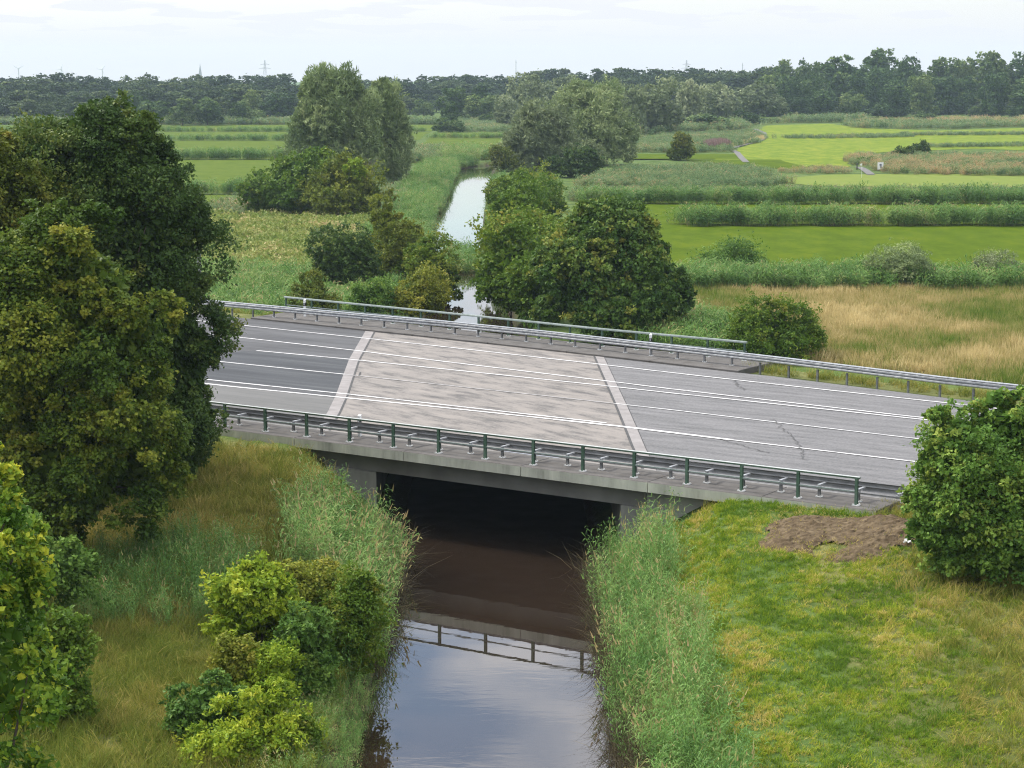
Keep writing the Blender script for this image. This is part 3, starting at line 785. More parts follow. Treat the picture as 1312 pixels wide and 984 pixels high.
M_bark = solid('bark', [(.3, (.045, .036, .028)), (.5, (.08, .066, .052)), (.75, (.13, .11, .09))], 5, 8, .9, .15, bump=.6, stretch=(1, 1, .25))
M_bark_pale = solid('pale_bark', [(.3, (.10, .09, .075)), (.7, (.2, .185, .16))], 5, 8, .9, .15, bump=.5, stretch=(1, 1, .25))
# leaf colours: natural hue spread of each species
M_maple = leaf_mat('maple_leaf', [(.2, (.035, .068, .012)), (.5, (.068, .105, .017)), (.7, (.125, .15, .022)), (.95, (.21, .2, .033))], .3, .5)
M_oak = leaf_mat('oak_leaf', [(.2, (.024, .048, .014)), (.5, (.042, .074, .02)), (.75, (.072, .102, .026)), (1, (.14, .15, .04))], .25, .48)
M_rust = leaf_mat('olive_oak_leaf', [(.2, (.045, .066, .012)), (.5, (.075, .10, .018)), (.8, (.125, .13, .026)), (1, (.19, .165, .035))], .25, .5)
M_lime = leaf_mat('lime_leaf', [(.15, (.03, .075, .012)), (.5, (.065, .13, .018)), (.72, (.15, .22, .028)), (.95, (.36, .36, .04))], .35, .42)
M_ftree = leaf_mat('field_maple_leaf', [(.2, (.04, .085, .018)), (.5, (.08, .145, .03)), (.75, (.14, .19, .04)), (1, (.22, .24, .06))], .3, .5)
M_round = leaf_mat('round_maple_leaf', [(.2, (.024, .05, .012)), (.5, (.042, .078, .018)), (.75, (.075, .11, .024)), (1, (.15, .15, .035))], .28, .48)
M_shrub = leaf_mat('shrub_leaf', [(.2, (.03, .065, .014)), (.5, (.055, .10, .022)), (.75, (.09, .14, .03)), (1, (.15, .18, .05))], .3, .5, hue=.2)
M_bright = leaf_mat('dogwood_leaf', [(.15, (.05, .09, .01)), (.45, (.11, .16, .015)), (.7, (.185, .22, .022)), (1, (.28, .27, .035))], .32, .48)
M_olive = leaf_mat('olive_shrub_leaf', [(.2, (.055, .08, .012)), (.5, (.105, .125, .019)), (.75, (.15, .155, .026)), (1, (.2, .175, .035))], .3, .5, hue=.2)
M_hedge = leaf_mat('hedge_leaf', [(.2, (.04, .08, .011)), (.5, (.075, .125, .016)), (.75, (.12, .155, .022)), (1, (.17, .16, .03))], .28, .5, hue=.3)
M_willow = leaf_mat('willow_leaf', [(.15, (.075, .10, .055)), (.5, (.12, .15, .085)), (.8, (.19, .22, .135)), (1, (.26, .28, .19))], .22, .5, hue=.6)
M_willow_dk = leaf_mat('dark_willow_leaf', [(.15, (.055, .08, .038)), (.5, (.095, .125, .062)), (.8, (.15, .175, .095)), (1, (.2, .22, .13))], .22, .5, hue=.15)
M_wood_a = leaf_mat('woodland_leaf', [(.05, (.02, .04, .016)), (.45, (.045, .078, .028)), (.75, (.085, .12, .042)), (1, (.13, .16, .06))], .2, .55, hue=.75)
M_wood_b = leaf_mat('far_wood_leaf', [(.05, (.02, .04, .018)), (.45, (.045, .076, .032)), (.75, (.08, .115, .046)), (1, (.12, .15, .065))], .2, .55, hue=.6)
M_twig = solid('dead_twig', [(.3, (.09, .06, .045)), (.7, (.18, .13, .105))], 4, 4, .9)

def tree_thing(name, crown_me, wood_b, loc, rz, label, cat='tree', group=None, bark=None, sc=1):
    o = empty(name, loc, rz); tag(o, label, cat, group)
    if sc != 1: o.scale = (sc, sc, sc)
    if wood_b is not None: wood_b.obj('trunk', bark or M_bark, o, smooth=True)
    c = link('crown', crown_me, o)
    return o
def limb_targets(mains, k, seed):
    r = np.random.default_rng(seed); mains = np.asarray(mains, float); out = []
    for i in range(k):
        m = mains[i % len(mains)]; out.append(tuple(m[:3] + rdirs(r, 1)[0] * m[3:] * .75))
    return out

# ------------------------------------------------------------------ near trees (left and right of the bridge)
def lobes_px(D, lobes, depth=1.0):
    """lobes drawn as (px, py, half width px, half height px, shift towards the back in m) at distance D; returns trunk foot and local lobes"""
    k = math.hypot(D, CAM_H * .8) / FOC
    W_ = []
    for px, py, a, b_, dy in lobes:
        kk = math.hypot(D + dy, CAM_H * .8) / FOC
        W_.append((x_at(px, D + dy), D + dy, height_at(py, D + dy), a * kk, max(a, b_ * .6) * kk * depth, b_ * kk))
    return W_
def near_tree(name, label, D, lobes, foot_px, mat, leaf, width, n_leaf, cat='tree', seed=1, trunk_r=.2, limbs=8, group=None, depth=1.0, foot_dy=0, bark=None, shrink=1, **kw):
    lobes = [(a_[0], a_[1], a_[2] * shrink, a_[3] * shrink, a_[4]) for a_ in lobes]
    Lb = lobes_px(D, lobes, depth)
    fx, fy = x_at(foot_px, D + foot_dy), D + foot_dy
    fz = gz(fx, fy)
    loc = (fx, fy, fz)
    loc_m = [(x - fx, y - fy, z - fz, a, b_, c) for x, y, z, a, b_, c in Lb]
    h = max(m[2] for m in loc_m)
    wb = wood_build((0, 0), h * .85, trunk_r, limb_targets(loc_m, limbs, seed), seed)
    me = crown('crown', [mat], loc_m, leaf, width, n_leaf, seed=seed, **kw)
    return tree_thing(name, me, wb, loc, 0, label, cat, group, bark)

near_tree('oak_tree', 'tall dark green oak rising highest beside the road on the left', 78,
          [(125, 205, 76, 84, 1.5), (175, 225, 62, 66, 1), (190, 330, 78, 90, .5), (95, 290, 90, 110, 1.5), (214, 420, 60, 90, 0), (232, 480, 48, 68, 0), (205, 540, 62, 80, 0), (120, 480, 90, 110, 2), (228, 580, 40, 56, 0), (215, 290, 36, 44, 0)],
          150, M_oak, .135, .09, 250000, seed=11, n_sub=15, sub_r=.4, n_clu=30, clu=.16, trunk_r=.3, limbs=14, stray=.08, tint_out=.1, up=.55, depth=.9)
near_tree('maple_tree', 'broad yellow green maple in front of the tall dark oak', 70,
          [(105, 390, 95, 105, 0), (20, 470, 90, 130, -.5), (150, 520, 80, 100, -.6), (85, 610, 90, 95, -1), (40, 660, 80, 70, -1), (190, 600, 42, 60, -.5), (-60, 520, 80, 140, 0), (170, 430, 50, 60, -.5)],
          70, M_maple, .135, .115, 230000, seed=5, n_sub=16, sub_r=.38, n_clu=28, clu=.14, trunk_r=.26, limbs=12, stray=.1, tint_out=.07, droop=.35, up=.8)
near_tree('olive_oak_tree', 'rusty olive oak cut off by the left edge of the view', 75,
          [(5, 235, 52, 78, 0), (-50, 300, 70, 110, 0), (45, 290, 40, 70, .5)],
          -20, M_rust, .14, .095, 68000, seed=8, n_sub=13, sub_r=.42, n_clu=36, clu=.16, trunk_r=.24, limbs=8, stray=.12, tint_out=.1)
near_tree('young_oak_tree', 'bright lime green young oak with large leaves in the lower left corner', 34,
          [(10, 720, 80, 110, 0), (-70, 760, 90, 150, 0), (40, 860, 62, 110, 0), (-10, 960, 90, 110, 0), (38, 640, 34, 50, 0), (30, 600, 18, 42, 0), (78, 700, 22, 30, 0)],
          -30, M_lime, .115, .085, 27000, seed=21, shrink=.84, n_sub=17, sub_r=.32, n_clu=20, clu=.2, trunk_r=.12, limbs=16, stray=.3, tint_out=.16, core=.02, up=.6)
near_tree('field_maple_tree', 'dense dark green maple at the right edge in front of the road', 62,
          [(1262, 610, 70, 80, 0), (1300, 690, 90, 85, 0), (1235, 660, 58, 62, -.4), (1345, 600, 80, 90, 0), (1290, 545, 48, 40, 0), (1225, 560, 30, 34, -.2), (1210, 600, 30, 26, -.3), (1250, 720, 50, 40, -.5), (1196, 530, 17, 13, -.2), (1182, 598, 19, 12, -.3), (1178, 640, 20, 14, -.2), (1270, 512, 20, 16, 0), (1192, 690, 18, 16, -.3), (1240, 770, 30, 16, -.4)],
          1290, M_ftree, .13, .10, 105000, seed=31, shrink=.93, n_sub=15, sub_r=.36, n_clu=22, clu=.16, trunk_r=.2, limbs=12, stray=.24, tint_out=.12, up=.7)

# foreground shrubs
near_tree('dogwood_shrub', 'bright yellow green leafy shrub near the left bank', 57.5, [(332, 775, 48, 48, 0), (305, 790, 32, 44, 0), (360, 810, 34, 42, .2), (330, 745, 26, 20, 0)], 335, M_bright, .15, .085, 15000, 'shrub', 41, .05, 8, n_sub=20, sub_r=.32, n_clu=18, clu=.2, stray=.24, tint_out=.06, up=.8, zmin=.05)
near_tree('olive_shrub', 'yellowish olive shrub behind the bright leafy shrub', 60.5, [(395, 760, 46, 44, 0), (375, 740, 22, 22, 0), (425, 775, 30, 36, .3)], 400, M_olive, .12, .07, 13000, 'shrub', 42, .05, 8, n_sub=20, sub_r=.32, n_clu=18, clu=.2, stray=.26, up=.7, zmin=.05)
near_tree('bank_shrub', 'dark olive shrub overhanging the left waterline', 59, [(455, 800, 34, 62, 0), (470, 770, 20, 34, 0), (430, 850, 30, 46, -.3)], 440, M_hedge, .11, .06, 14000, 'shrub', 43, .05, 8, n_sub=20, sub_r=.32, n_clu=18, clu=.2, stray=.26, up=.6, zmin=.05)
near_tree('elder_shrub', 'grey green shrub between the two bright shrubs on the left bank', 56, [(392, 815, 30, 34, 0), (360, 850, 28, 26, -.3), (396, 858, 30, 38, -.2)], 390, M_shrub, .13, .075, 9000, 'shrub', 44, .04, 6, n_sub=12, n_clu=24, clu=.15, stray=.15, up=.7, zmin=.05)
near_tree('bramble_shrub', 'dark blue green low bramble at the lower left', 52.5, [(262, 905, 42, 36, 0), (290, 940, 50, 46, -.3)], 265, M_shrub, .12, .075, 11000, 'shrub', 45, .04, 6, n_sub=12, n_clu=26, clu=.15, stray=.12, up=.8, zmin=.05)
near_tree('sallow_shrub', 'large yellow green shrub at the bottom beside the water', 51, [(310, 960, 64, 52, 0), (360, 950, 46, 48, .2), (340, 908, 34, 30, .4), (380, 985, 30, 44, 0), (260, 990, 44, 40, 0)], 340, M_bright, .12, .06, 24000, 'shrub', 46, .05, 10, n_sub=22, sub_r=.3, n_clu=18, clu=.2, stray=.28, tint_out=.05, up=.7, zmin=.05)
near_tree('sallow_shrub', 'light green spindly shrub between bright shrub and bottom shrub', 54.5, [(350, 870, 40, 30, 0), (320, 862, 26, 22, 0)], 345, M_bright, .12, .06, 8000, 'shrub', 47, .04, 6, n_sub=12, n_clu=24, clu=.26, stray=.2, up=.7, zmin=.05)

near_tree('undergrowth_shrub', 'dark green undergrowth at the foot of the yellow green maple', 62, [(30, 740, 70, 60, 0), (85, 720, 40, 40, .5), (-20, 780, 70, 60, 0)], 20, M_shrub, .13, .09, 26000, 'shrub', 48, .05, 8, n_sub=16, sub_r=.34, n_clu=20, clu=.2, stray=.2, zmin=.05)
near_tree('elder_shrub', 'mid green shrub between the bright shrub and the dark low bramble', 54.5, [(300, 850, 30, 30, 0), (315, 870, 34, 30, .2), (285, 872, 24, 24, 0)], 305, M_olive, .11, .065, 11000, 'shrub', 53, .04, 6, n_sub=16, sub_r=.34, n_clu=18, clu=.2, stray=.26, zmin=.03)
near_tree('undergrowth_shrub', 'olive undergrowth behind the young oak in the lower left corner', 54, [(60, 850, 46, 60, 0), (20, 880, 60, 70, 0), (85, 900, 28, 40, 0)], 50, M_hedge, .12, .08, 22000, 'shrub', 49, .05, 8, n_sub=16, sub_r=.34, n_clu=20, clu=.2, stray=.22, zmin=.05)
near_tree('waterside_shrub', 'dark green shrub hanging over the left waterline below the dark olive shrub', 55.5, [(408, 885, 20, 36, 0), (392, 905, 22, 36, -.4), (416, 880, 12, 24, 0)], 402, M_shrub, .11, .06, 12000, 'shrub', 50, .04, 6, n_sub=16, sub_r=.34, n_clu=18, clu=.2, stray=.24, zmin=.0)
near_tree('waterside_shrub', 'olive shrub at the bottom edge leaning over the left waterline', 51, [(388, 955, 20, 34, 0), (396, 985, 14, 32, 0), (372, 985, 26, 36, 0)], 384, M_hedge, .11, .06, 10000, 'shrub', 52, .04, 6, n_sub=16, sub_r=.34, n_clu=18, clu=.2, stray=.24, zmin=.0)
# middle distance beyond the road
near_tree('round_maple_tree', 'large round dark green tree right behind the far railing', 134,
          [(783, 350, 78, 78, 0), (740, 370, 56, 60, -1), (830, 375, 50, 58, -1), (770, 300, 48, 36, 0), (720, 330, 36, 40, .5), (815, 320, 40, 40, .5), (790, 400, 70, 36, -1.6), (770, 285, 26, 26, .5)],
          783, M_round, .24, .18, 95000, seed=51, shrink=.86, n_sub=16, sub_r=.38, n_clu=28, clu=.14, trunk_r=.25, limbs=10, stray=.12, tint_out=.22, up=.65)
hedge_spec = [(692, 372, 36, 44, 143, 'rounded green shrub filling the gap beside the round tree'), (705, 315, 26, 34, 168, 'leafy olive shrub behind the left flank of the round tree'), (655, 352, 36, 58, 146, 'leafy olive shrub at the waterline by the far railing'), (668, 330, 46, 62, 158, 'yellow green bushy shrub left of the round tree'),
              (650, 295, 26, 40, 178, 'olive shrub overhanging the narrow water behind the bridge'), (680, 292, 36, 42, 190, 'rounded olive shrub in the middle of the bank hedge'),
              (660, 262, 30, 34, 215, 'rusty topped shrub halfway along the bank hedge'), (692, 262, 32, 30, 228, 'olive shrub on the field side of the bank hedge'),
              (675, 244, 36, 20, 262, 'flat topped rusty shrub near the silver willow'), (642, 250, 15, 18, 250, 'small dark shrub leaning over the far river bank')]
for i, (px, py, a, b_, D, lab) in enumerate(hedge_spec):
    near_tree('hedge_shrub', lab, D, [(px, py, a, b_, 0), (px + a * .4, py + b_ * .35, a * .6, b_ * .55, -.6), (px - a * .35, py + b_ * .3, a * .55, b_ * .6, .4)], px, M_hedge, .26, .18, 11000, 'shrub', 60 + i, .08, 6, 'hedge shrubs along the right bank beyond the bridge', n_sub=13, n_clu=26, clu=.14, stray=.14, tint_out=.08, zmin=.05)
near_tree('alder_shrub', 'round dark green bush behind the left end of the far railing', 160, [(440, 335, 36, 44, 0), (430, 355, 28, 34, -.4), (455, 350, 24, 36, 0)], 440, M_oak, .24, .17, 15000, 'shrub', 71, .1, 8, n_sub=13, n_clu=28, clu=.14, stray=.14)
near_tree('birch_shrub', 'tall loose olive shrub between dark bush and river', 166, [(505, 330, 34, 50, 0), (498, 285, 15, 40, 0), (525, 350, 32, 44, -.4), (520, 300, 16, 30, 0)], 508, M_olive, .22, .13, 16000, 'shrub', 72, .09, 9, n_sub=13, n_clu=28, clu=.16, stray=.22)
near_tree('hawthorn_shrub', 'brownish olive bush hanging over the left waterline beyond the bridge', 162, [(556, 350, 30, 44, 0), (545, 330, 22, 28, 0), (566, 370, 20, 34, -.3)], 553, M_hedge, .2, .13, 13000, 'shrub', 73, .08, 8, n_sub=13, n_clu=28, clu=.15, stray=.16)
near_tree('rail_shrub', 'light green pointed shrub touching the far railing left of the water', 139, [(540, 375, 26, 28, 0), (520, 385, 22, 22, 0), (552, 390, 18, 18, 0)], 537, M_olive, .18, .1, 9000, 'shrub', 74, .06, 6, n_sub=12, n_clu=24, clu=.16, stray=.2)
near_tree('rail_shrub', 'tawny olive shrub behind the far barrier near the marker post', 131, [(398, 375, 22, 20, 0), (405, 390, 24, 16, 0)], 398, M_rust, .16, .1, 6000, 'shrub', 75, .05, 5, n_sub=12, n_clu=22, clu=.26, stray=.2)
near_tree('rail_shrub', 'small dark shrub behind the far railing beside the dark bush', 138, [(480, 378, 22, 20, 0), (462, 388, 20, 16, 0)], 474, M_shrub, .16, .1, 6000, 'shrub', 76, .05, 5, n_sub=12, n_clu=22, clu=.26, stray=.2)
near_tree('rose_shrub', 'arching green bush just right of the far railing end', 125, [(992, 420, 40, 34, 0), (965, 430, 26, 26, 0), (1020, 428, 28, 30, 0), (992, 442, 50, 18, -.5)], 992, M_hedge, .17, .09, 20000, 'shrub', 77, .06, 8, n_sub=14, n_clu=28, clu=.16, stray=.22, tint_out=.12, droop=.3)
near_tree('elder_bush', 'loose dark bush standing in the reed belt behind the dry field', 177, [(938, 345, 36, 26, 0), (915, 350, 20, 20, 0), (962, 340, 18, 20, 0)], 937, M_shrub, .2, .12, 9000, 'shrub', 78, .07, 7, n_sub=13, n_clu=24, clu=.28, stray=.25)
near_tree('grey_willow_bush', 'compact grey green willow bush in the reed belt on the right', 167, [(1153, 345, 34, 26, 0), (1138, 352, 24, 22, -.3), (1165, 355, 24, 22, -.3)], 1153, M_willow_dk, .2, .07, 13000, 'shrub', 79, .07, 7, n_sub=14, n_clu=26, clu=.14, stray=.12)
near_tree('grey_willow_bush', 'pale feathery willow bush at the right edge of the reed belt', 168, [(1285, 352, 28, 20, 0), (1262, 356, 18, 18, 0)], 1282, M_willow, .2, .06, 8000, 'shrub', 80, .06, 6, n_sub=12, n_clu=24, clu=.28, stray=.25)
near_tree('bramble_thicket', 'big dark green thicket below the tall left willow', 250, [(370, 245, 46, 36, 0), (400, 228, 40, 30, 1), (345, 258, 28, 24, -.5), (385, 262, 50, 24, -1.5)], 375, M_hedge, .42, .28, 17000, 'shrub', 81, .15, 8, n_sub=15, n_clu=28, clu=.14, stray=.12, zmin=.05)
near_tree('bramble_thicket', 'yellow olive thicket on the right flank of the big thicket', 246, [(445, 245, 36, 30, 0), (470, 258, 26, 22, -.5), (455, 225, 24, 20, .5), (430, 262, 40, 20, -1)], 450, M_olive, .4, .25, 14000, 'shrub', 82, .12, 7, n_sub=15, n_clu=28, clu=.14, stray=.14, zmin=.05)
near_tree('sprig_shrub', 'bright upright shoots above the left thicket', 244, [(455, 218, 9, 14, 0), (463, 226, 8, 12, 0)], 458, M_bright, .35, .2, 1500, 'shrub', 83, .06, 4, n_sub=8, n_clu=16, clu=.3, stray=.2)

# willows
WK = dict(droop=-.45, up=.35, anis=(.85, .85, 1.5), spread=.5, clu=.14, stray=.14)
near_tree('willow_tree', 'tall silvery willow left of the river with windswept crown', 312, [(412, 135, 30, 34, 0), (442, 155, 36, 50, 0), (398, 180, 26, 40, -1), (462, 175, 24, 46, 0), (425, 208, 46, 28, -1), (432, 112, 17, 18, 0), (400, 115, 13, 18, 0), (420, 170, 30, 40, -1.5)], 440, M_willow_dk, .75, .17, 40000, seed=91, n_sub=18, sub_r=.36, n_clu=34, trunk_r=.5, limbs=10, **WK)
near_tree('willow_tree', 'narrow dark willow standing at the right of the tall willow', 322, [(500, 155, 17, 40, 0), (512, 190, 13, 40, 0), (492, 125, 12, 20, 0), (502, 215, 21, 24, -.5)], 502, M_willow_dk, .7, .16, 17000, seed=92, n_sub=18, sub_r=.4, n_clu=30, trunk_r=.35, limbs=8, **WK)
near_tree('willow_tree', 'pale silver willow at the river end right of the water', 372, [(690, 180, 38, 40, 0), (668, 195, 26, 26, -1), (712, 195, 28, 30, -1), (695, 155, 22, 18, 0)], 690, M_willow, .8, .2, 19000, seed=93, n_sub=16, sub_r=.38, n_clu=32, trunk_r=.4, limbs=8, droop=-.1, up=.45, anis=(.95, .95, 1.2), spread=.6, clu=.14, stray=.14)
near_tree('willow_tree', 'tall grey green willow behind the pale silver willow', 392, [(760, 160, 44, 46, 0), (740, 150, 30, 38, 0), (785, 180, 26, 34, -1), (765, 130, 28, 24, 0), (750, 195, 44, 22, -1)], 758, M_willow_dk, .8, .2, 24000, seed=94, n_sub=17, sub_r=.37, n_clu=32, trunk_r=.5, limbs=10, droop=-.1, up=.45, anis=(.95, .95, 1.2), spread=.6, clu=.14, stray=.12)
near_tree('willow_bush', 'pale small willow bush at the foot of the tall grey willow', 362, [(755, 200, 14, 16, 0), (748, 208, 12, 12, 0)], 753, M_willow, .6, .16, 3500, 'shrub', 95, .1, 5, n_sub=12, n_clu=22, clu=.16, stray=.15)
near_tree('dark_shrub', 'low dark green shrub in front of the grey willows', 345, [(742, 212, 24, 14, 0), (720, 214, 20, 12, 0), (758, 218, 14, 10, 0)], 740, M_oak, .5, .32, 6000, 'shrub', 96, .1, 5, n_sub=12, n_clu=24, clu=.14, stray=.1, zmin=.05)
near_tree('tawny_shrub', 'thin brownish green shrub at the left foot of the silver willow', 366, [(645, 205, 14, 18, 0), (635, 200, 9, 12, 0)], 642, M_rust, .5, .2, 2500, 'shrub', 97, .08, 6, n_sub=10, n_clu=22, clu=.35, stray=.3)
near_tree('brown_bush', 'round brownish bush alone in the bright marsh clearing', 412, [(871, 191, 15, 13, 0), (866, 196, 12, 9, 0)], 871, M_rust, .55, .3, 4500, 'shrub', 98, .1, 6, n_sub=12, n_clu=24, clu=.16, stray=.15)
near_tree('slim_shrub', 'slim dark shrub standing in the scrub island', 425, [(1176, 192, 8, 11, 0), (1170, 196, 6, 8, 0), (1183, 197, 5, 7, 0)], 1176, M_oak, .45, .25, 2200, 'shrub', 99, .08, 5, n_sub=10, n_clu=20, clu=.3, stray=.2)
near_tree('scrub_bush', 'dark low bush left of the slim shrub on the scrub island', 415, [(1157, 197, 9, 7, 0), (1148, 199, 7, 5, 0)], 1155, M_oak, .45, .25, 1800, 'shrub', 100, .08, 4, n_sub=10, n_clu=20, clu=.3, stray=.2)
near_tree('scrub_bush', 'dark rounded bush beside the short grey path', 395, [(1107, 211, 11, 6, 0), (1118, 213, 10, 6, 0)], 1112, M_shrub, .45, .25, 2000, 'shrub', 101, .08, 4, n_sub=10, n_clu=20, clu=.16, stray=.1)

# bare dead shrub under the willow
def dead_shrub():
    r = random.Random(3); b = Build()
    D = 296; x, y = x_at(452, D), D; z = gz(x, y)
    for i in range(90):
        a = r.uniform(0, 6.28); s_ = r.uniform(.2, 3.4); h = r.uniform(2.6, 5.4)
        f = Vector((math.cos(a) * s_ * .6, math.sin(a) * s_ * .4, 0)); t = Vector((math.cos(a) * s_ * 1.3 + r.uniform(-.5, .5), math.sin(a) * s_ * .8, h))
        b.tube([f, f.lerp(t, .5) + Vector((r.uniform(-.3, .3), 0, .3)), t], [.05, .035, .012], 3)
        for j in range(3):
            p = f.lerp(t, r.uniform(.4, .9)); b.tube([p, p + Vector((r.uniform(-.7, .7), r.uniform(-.5, .5), r.uniform(.4, 1.0)))], [.025, .01], 3)
    o = b.obj('dead_shrub', M_twig, loc=(x, y, z)); tag(o, 'bare brown twiggy shrub at the foot of the tall willow', 'shrub')
dead_shrub()

# ------------------------------------------------------------------ grass, reeds and other ground cover (geometry nodes scatter clumps over their ground)
def blades(r, n, spread, h, w, bend, seg=2, lean=(0, 0), hvar=.4, tip_tint=.15):
    """n grass blades as tapering bent strips"""
    V, F, T = [], [], []
    for i in range(n):
        a = r.uniform(0, 6.283); d = spread * math.sqrt(r.random())
        b = np.array([math.cos(a) * d, math.sin(a) * d, -.05]); hh = h * (1 - hvar + 2 * hvar * r.random() * .8)
        a2 = r.uniform(0, 6.283); dirv = np.array([math.cos(a2) * bend + lean[0], math.sin(a2) * bend + lean[1]]) * r.uniform(.3, 1.2)
        wd = np.array([-math.sin(a2 + .6), math.cos(a2 + .6), 0]) * w * .5; tn = r.normal(0, .1); v0 = len(V)
        for k in range(seg):
            u = k / seg; p = b + np.array([dirv[0] * u * u * hh, dirv[1] * u * u * hh, u * hh * (1 - .25 * u * np.hypot(*dirv))])
            V += [p - wd * (1 - .6 * u), p + wd * (1 - .6 * u)]; T += [tn + tip_tint * (u - .5)] * 2
        V.append(b + np.array([dirv[0] * hh, dirv[1] * hh, hh * (1 - .25 * np.hypot(*dirv))])); T.append(tn + tip_tint * .5)
        for k in range(seg - 1): q = v0 + 2 * k; F += [(q, q + 1, q + 3), (q, q + 3, q + 2)]
        q = v0 + 2 * (seg - 1); F.append((q, q + 1, q + 2))
    return V, F, T
def reed_clump(r, n, spread, h, lw, wind=(.18, -.05), plume=.12, dead=.07):
    V, F, T = [], [], []
    for i in range(n):
        a = r.uniform(0, 6.283); d = spread * math.sqrt(r.random()); hh = h * r.uniform(.68, 1.08)
        b = np.array([math.cos(a) * d, math.sin(a) * d, -.1]); ln = np.array([wind[0] + r.normal(0, .1), wind[1] + r.normal(0, .1), 1.0])
        isdead = r.random() < dead; tn = (.42 if isdead else 0) + r.normal(0, .08)
        tip = b + ln * hh; sd = np.array([math.cos(a * 3), math.sin(a * 3), 0]) * .009; v0 = len(V)
        V += [b - sd, b + sd, tip + sd * .4]; F.append((v0, v0 + 1, v0 + 2)); T += [tn + .25, tn + .25, tn + .1]
        if isdead: nl = 2
        else: nl = 7
        for k in range(nl):
            u = .22 + .78 * k / max(1, nl - 1) * r.uniform(.9, 1.0); p = b + ln * hh * u; a2 = r.uniform(0, 6.283) * .75 + .3
            L_ = lw * 9 * r.uniform(.7, 1.2); out_ = np.array([math.cos(a2), math.sin(a2), 0]) + np.array([wind[0], wind[1], 0]) * 2
            wdv = np.array([-math.sin(a2), math.cos(a2), .3]) * lw * .5; m_ = p + out_ * L_ * .5 + np.array([0, 0, L_ * .42]); e_ = p + out_ * L_ + np.array([0, 0, L_ * .25])
            v0 = len(V); V += [p - wdv * .4, p + wdv * .4, m_ + wdv, m_ - wdv, e_]; F += [(v0, v0 + 1, v0 + 2), (v0, v0 + 2, v0 + 3), (v0 + 3, v0 + 2, v0 + 4)]; T += [tn - .05] * 4 + [tn + .06]
        if r.random() < plume:
            v0 = len(V); q = np.array([.03, .02, 0]); V += [tip - q, tip + q, tip + np.array([wind[0] * .3 + .04, 0, .26])]; F.append((v0, v0 + 1, v0 + 2)); T += [.42] * 3
    return V, F, T
def bush_clump(r, n, spread, h, leaf):
    d = rdirs(r, n); d[:, 2] = abs(d[:, 2]); p = d * np.array([spread, spread, h]) * r.uniform(.5, 1.05, (n, 1))
    V, F = leaves(r, p, d, leaf, leaf * .65, .1, .8); return V, F, np.repeat(r.normal(0, .12, n), 4)
def template(name, data, mat):
    V, F, T = data
    return bpy.data.objects.new(name, np_mesh(name, np.array(V), np.array(F), [mat], tint=np.array(T) + .5))

def scatter(name, temps, xy, z, scale, label, cat, tilt=.12, zs=(.8, 1.2), itint=.12, lean=(0, 0), seed=1, kind='stuff', tintf=None):
    r = np.random.default_rng(seed); n = len(xy)
    xyz = np.column_stack([xy, z]).astype(np.float32)
    me = bpy.data.meshes.new(name); me.vertices.add(n); me.vertices.foreach_set('co', xyz.ravel())
    rot = np.column_stack([r.normal(lean[0], tilt, n), r.normal(lean[1], tilt, n), r.uniform(0, 6.283, n) if not any(lean) else r.uniform(-.6, .6, n)]).astype(np.float32)
    sc = (scale[0] + (scale[1] - scale[0]) * r.random(n))[:, None] * np.array([[1, 1, 1]]); sc[:, 2] *= zs[0] + (zs[1] - zs[0]) * r.random(n)
    for nm, ty, arr, ky in (('rot', 'FLOAT_VECTOR', rot, 'vector'), ('scl', 'FLOAT_VECTOR', sc.astype(np.float32), 'vector'),
                            ('idx', 'INT', r.integers(0, len(temps), n).astype(np.int32), 'value'), ('itint', 'FLOAT', (r.normal(0, itint, n) + (tintf(xy[:, 0], xy[:, 1]) if tintf else 0)).astype(np.float32), 'value')):
        a = me.attributes.new(nm, ty, 'POINT'); a.data.foreach_set(ky, np.ascontiguousarray(arr).ravel())
    o = link(name, me); tag(o, label, cat, kind=kind)
    ng = bpy.data.node_groups.new(name, 'GeometryNodeTree')
    ng.interface.new_socket('Geometry', in_out='INPUT', socket_type='NodeSocketGeometry')
    ng.interface.new_socket('Geometry', in_out='OUTPUT', socket_type='NodeSocketGeometry')
    N, L = ng.nodes, ng.links
    gi, go = N.new('NodeGroupInput'), N.new('NodeGroupOutput')
    jn = N.new('GeometryNodeJoinGeometry')
    for t in temps:
        oi = N.new('GeometryNodeObjectInfo'); oi.inputs['Object'].default_value = t; oi.inputs['As Instance'].default_value = True
        L.new(oi.outputs['Geometry'], jn.inputs[0])
    ip = N.new('GeometryNodeInstanceOnPoints'); ip.inputs['Pick Instance'].default_value = True
    L.new(gi.outputs[0], ip.inputs['Points']); L.new(jn.outputs[0], ip.inputs['Instance'])
    for nm, ty, sk in (('idx', 'INT', 'Instance Index'), ('rot', 'FLOAT_VECTOR', 'Rotation'), ('scl', 'FLOAT_VECTOR', 'Scale')):
        na = N.new('GeometryNodeInputNamedAttribute'); na.data_type = ty; na.inputs['Name'].default_value = nm
        L.new(na.outputs[0], ip.inputs[sk])
    L.new(ip.outputs[0], go.inputs[0])
    md = o.modifiers.new('scatter', 'NODES'); md.node_group = ng
    return o

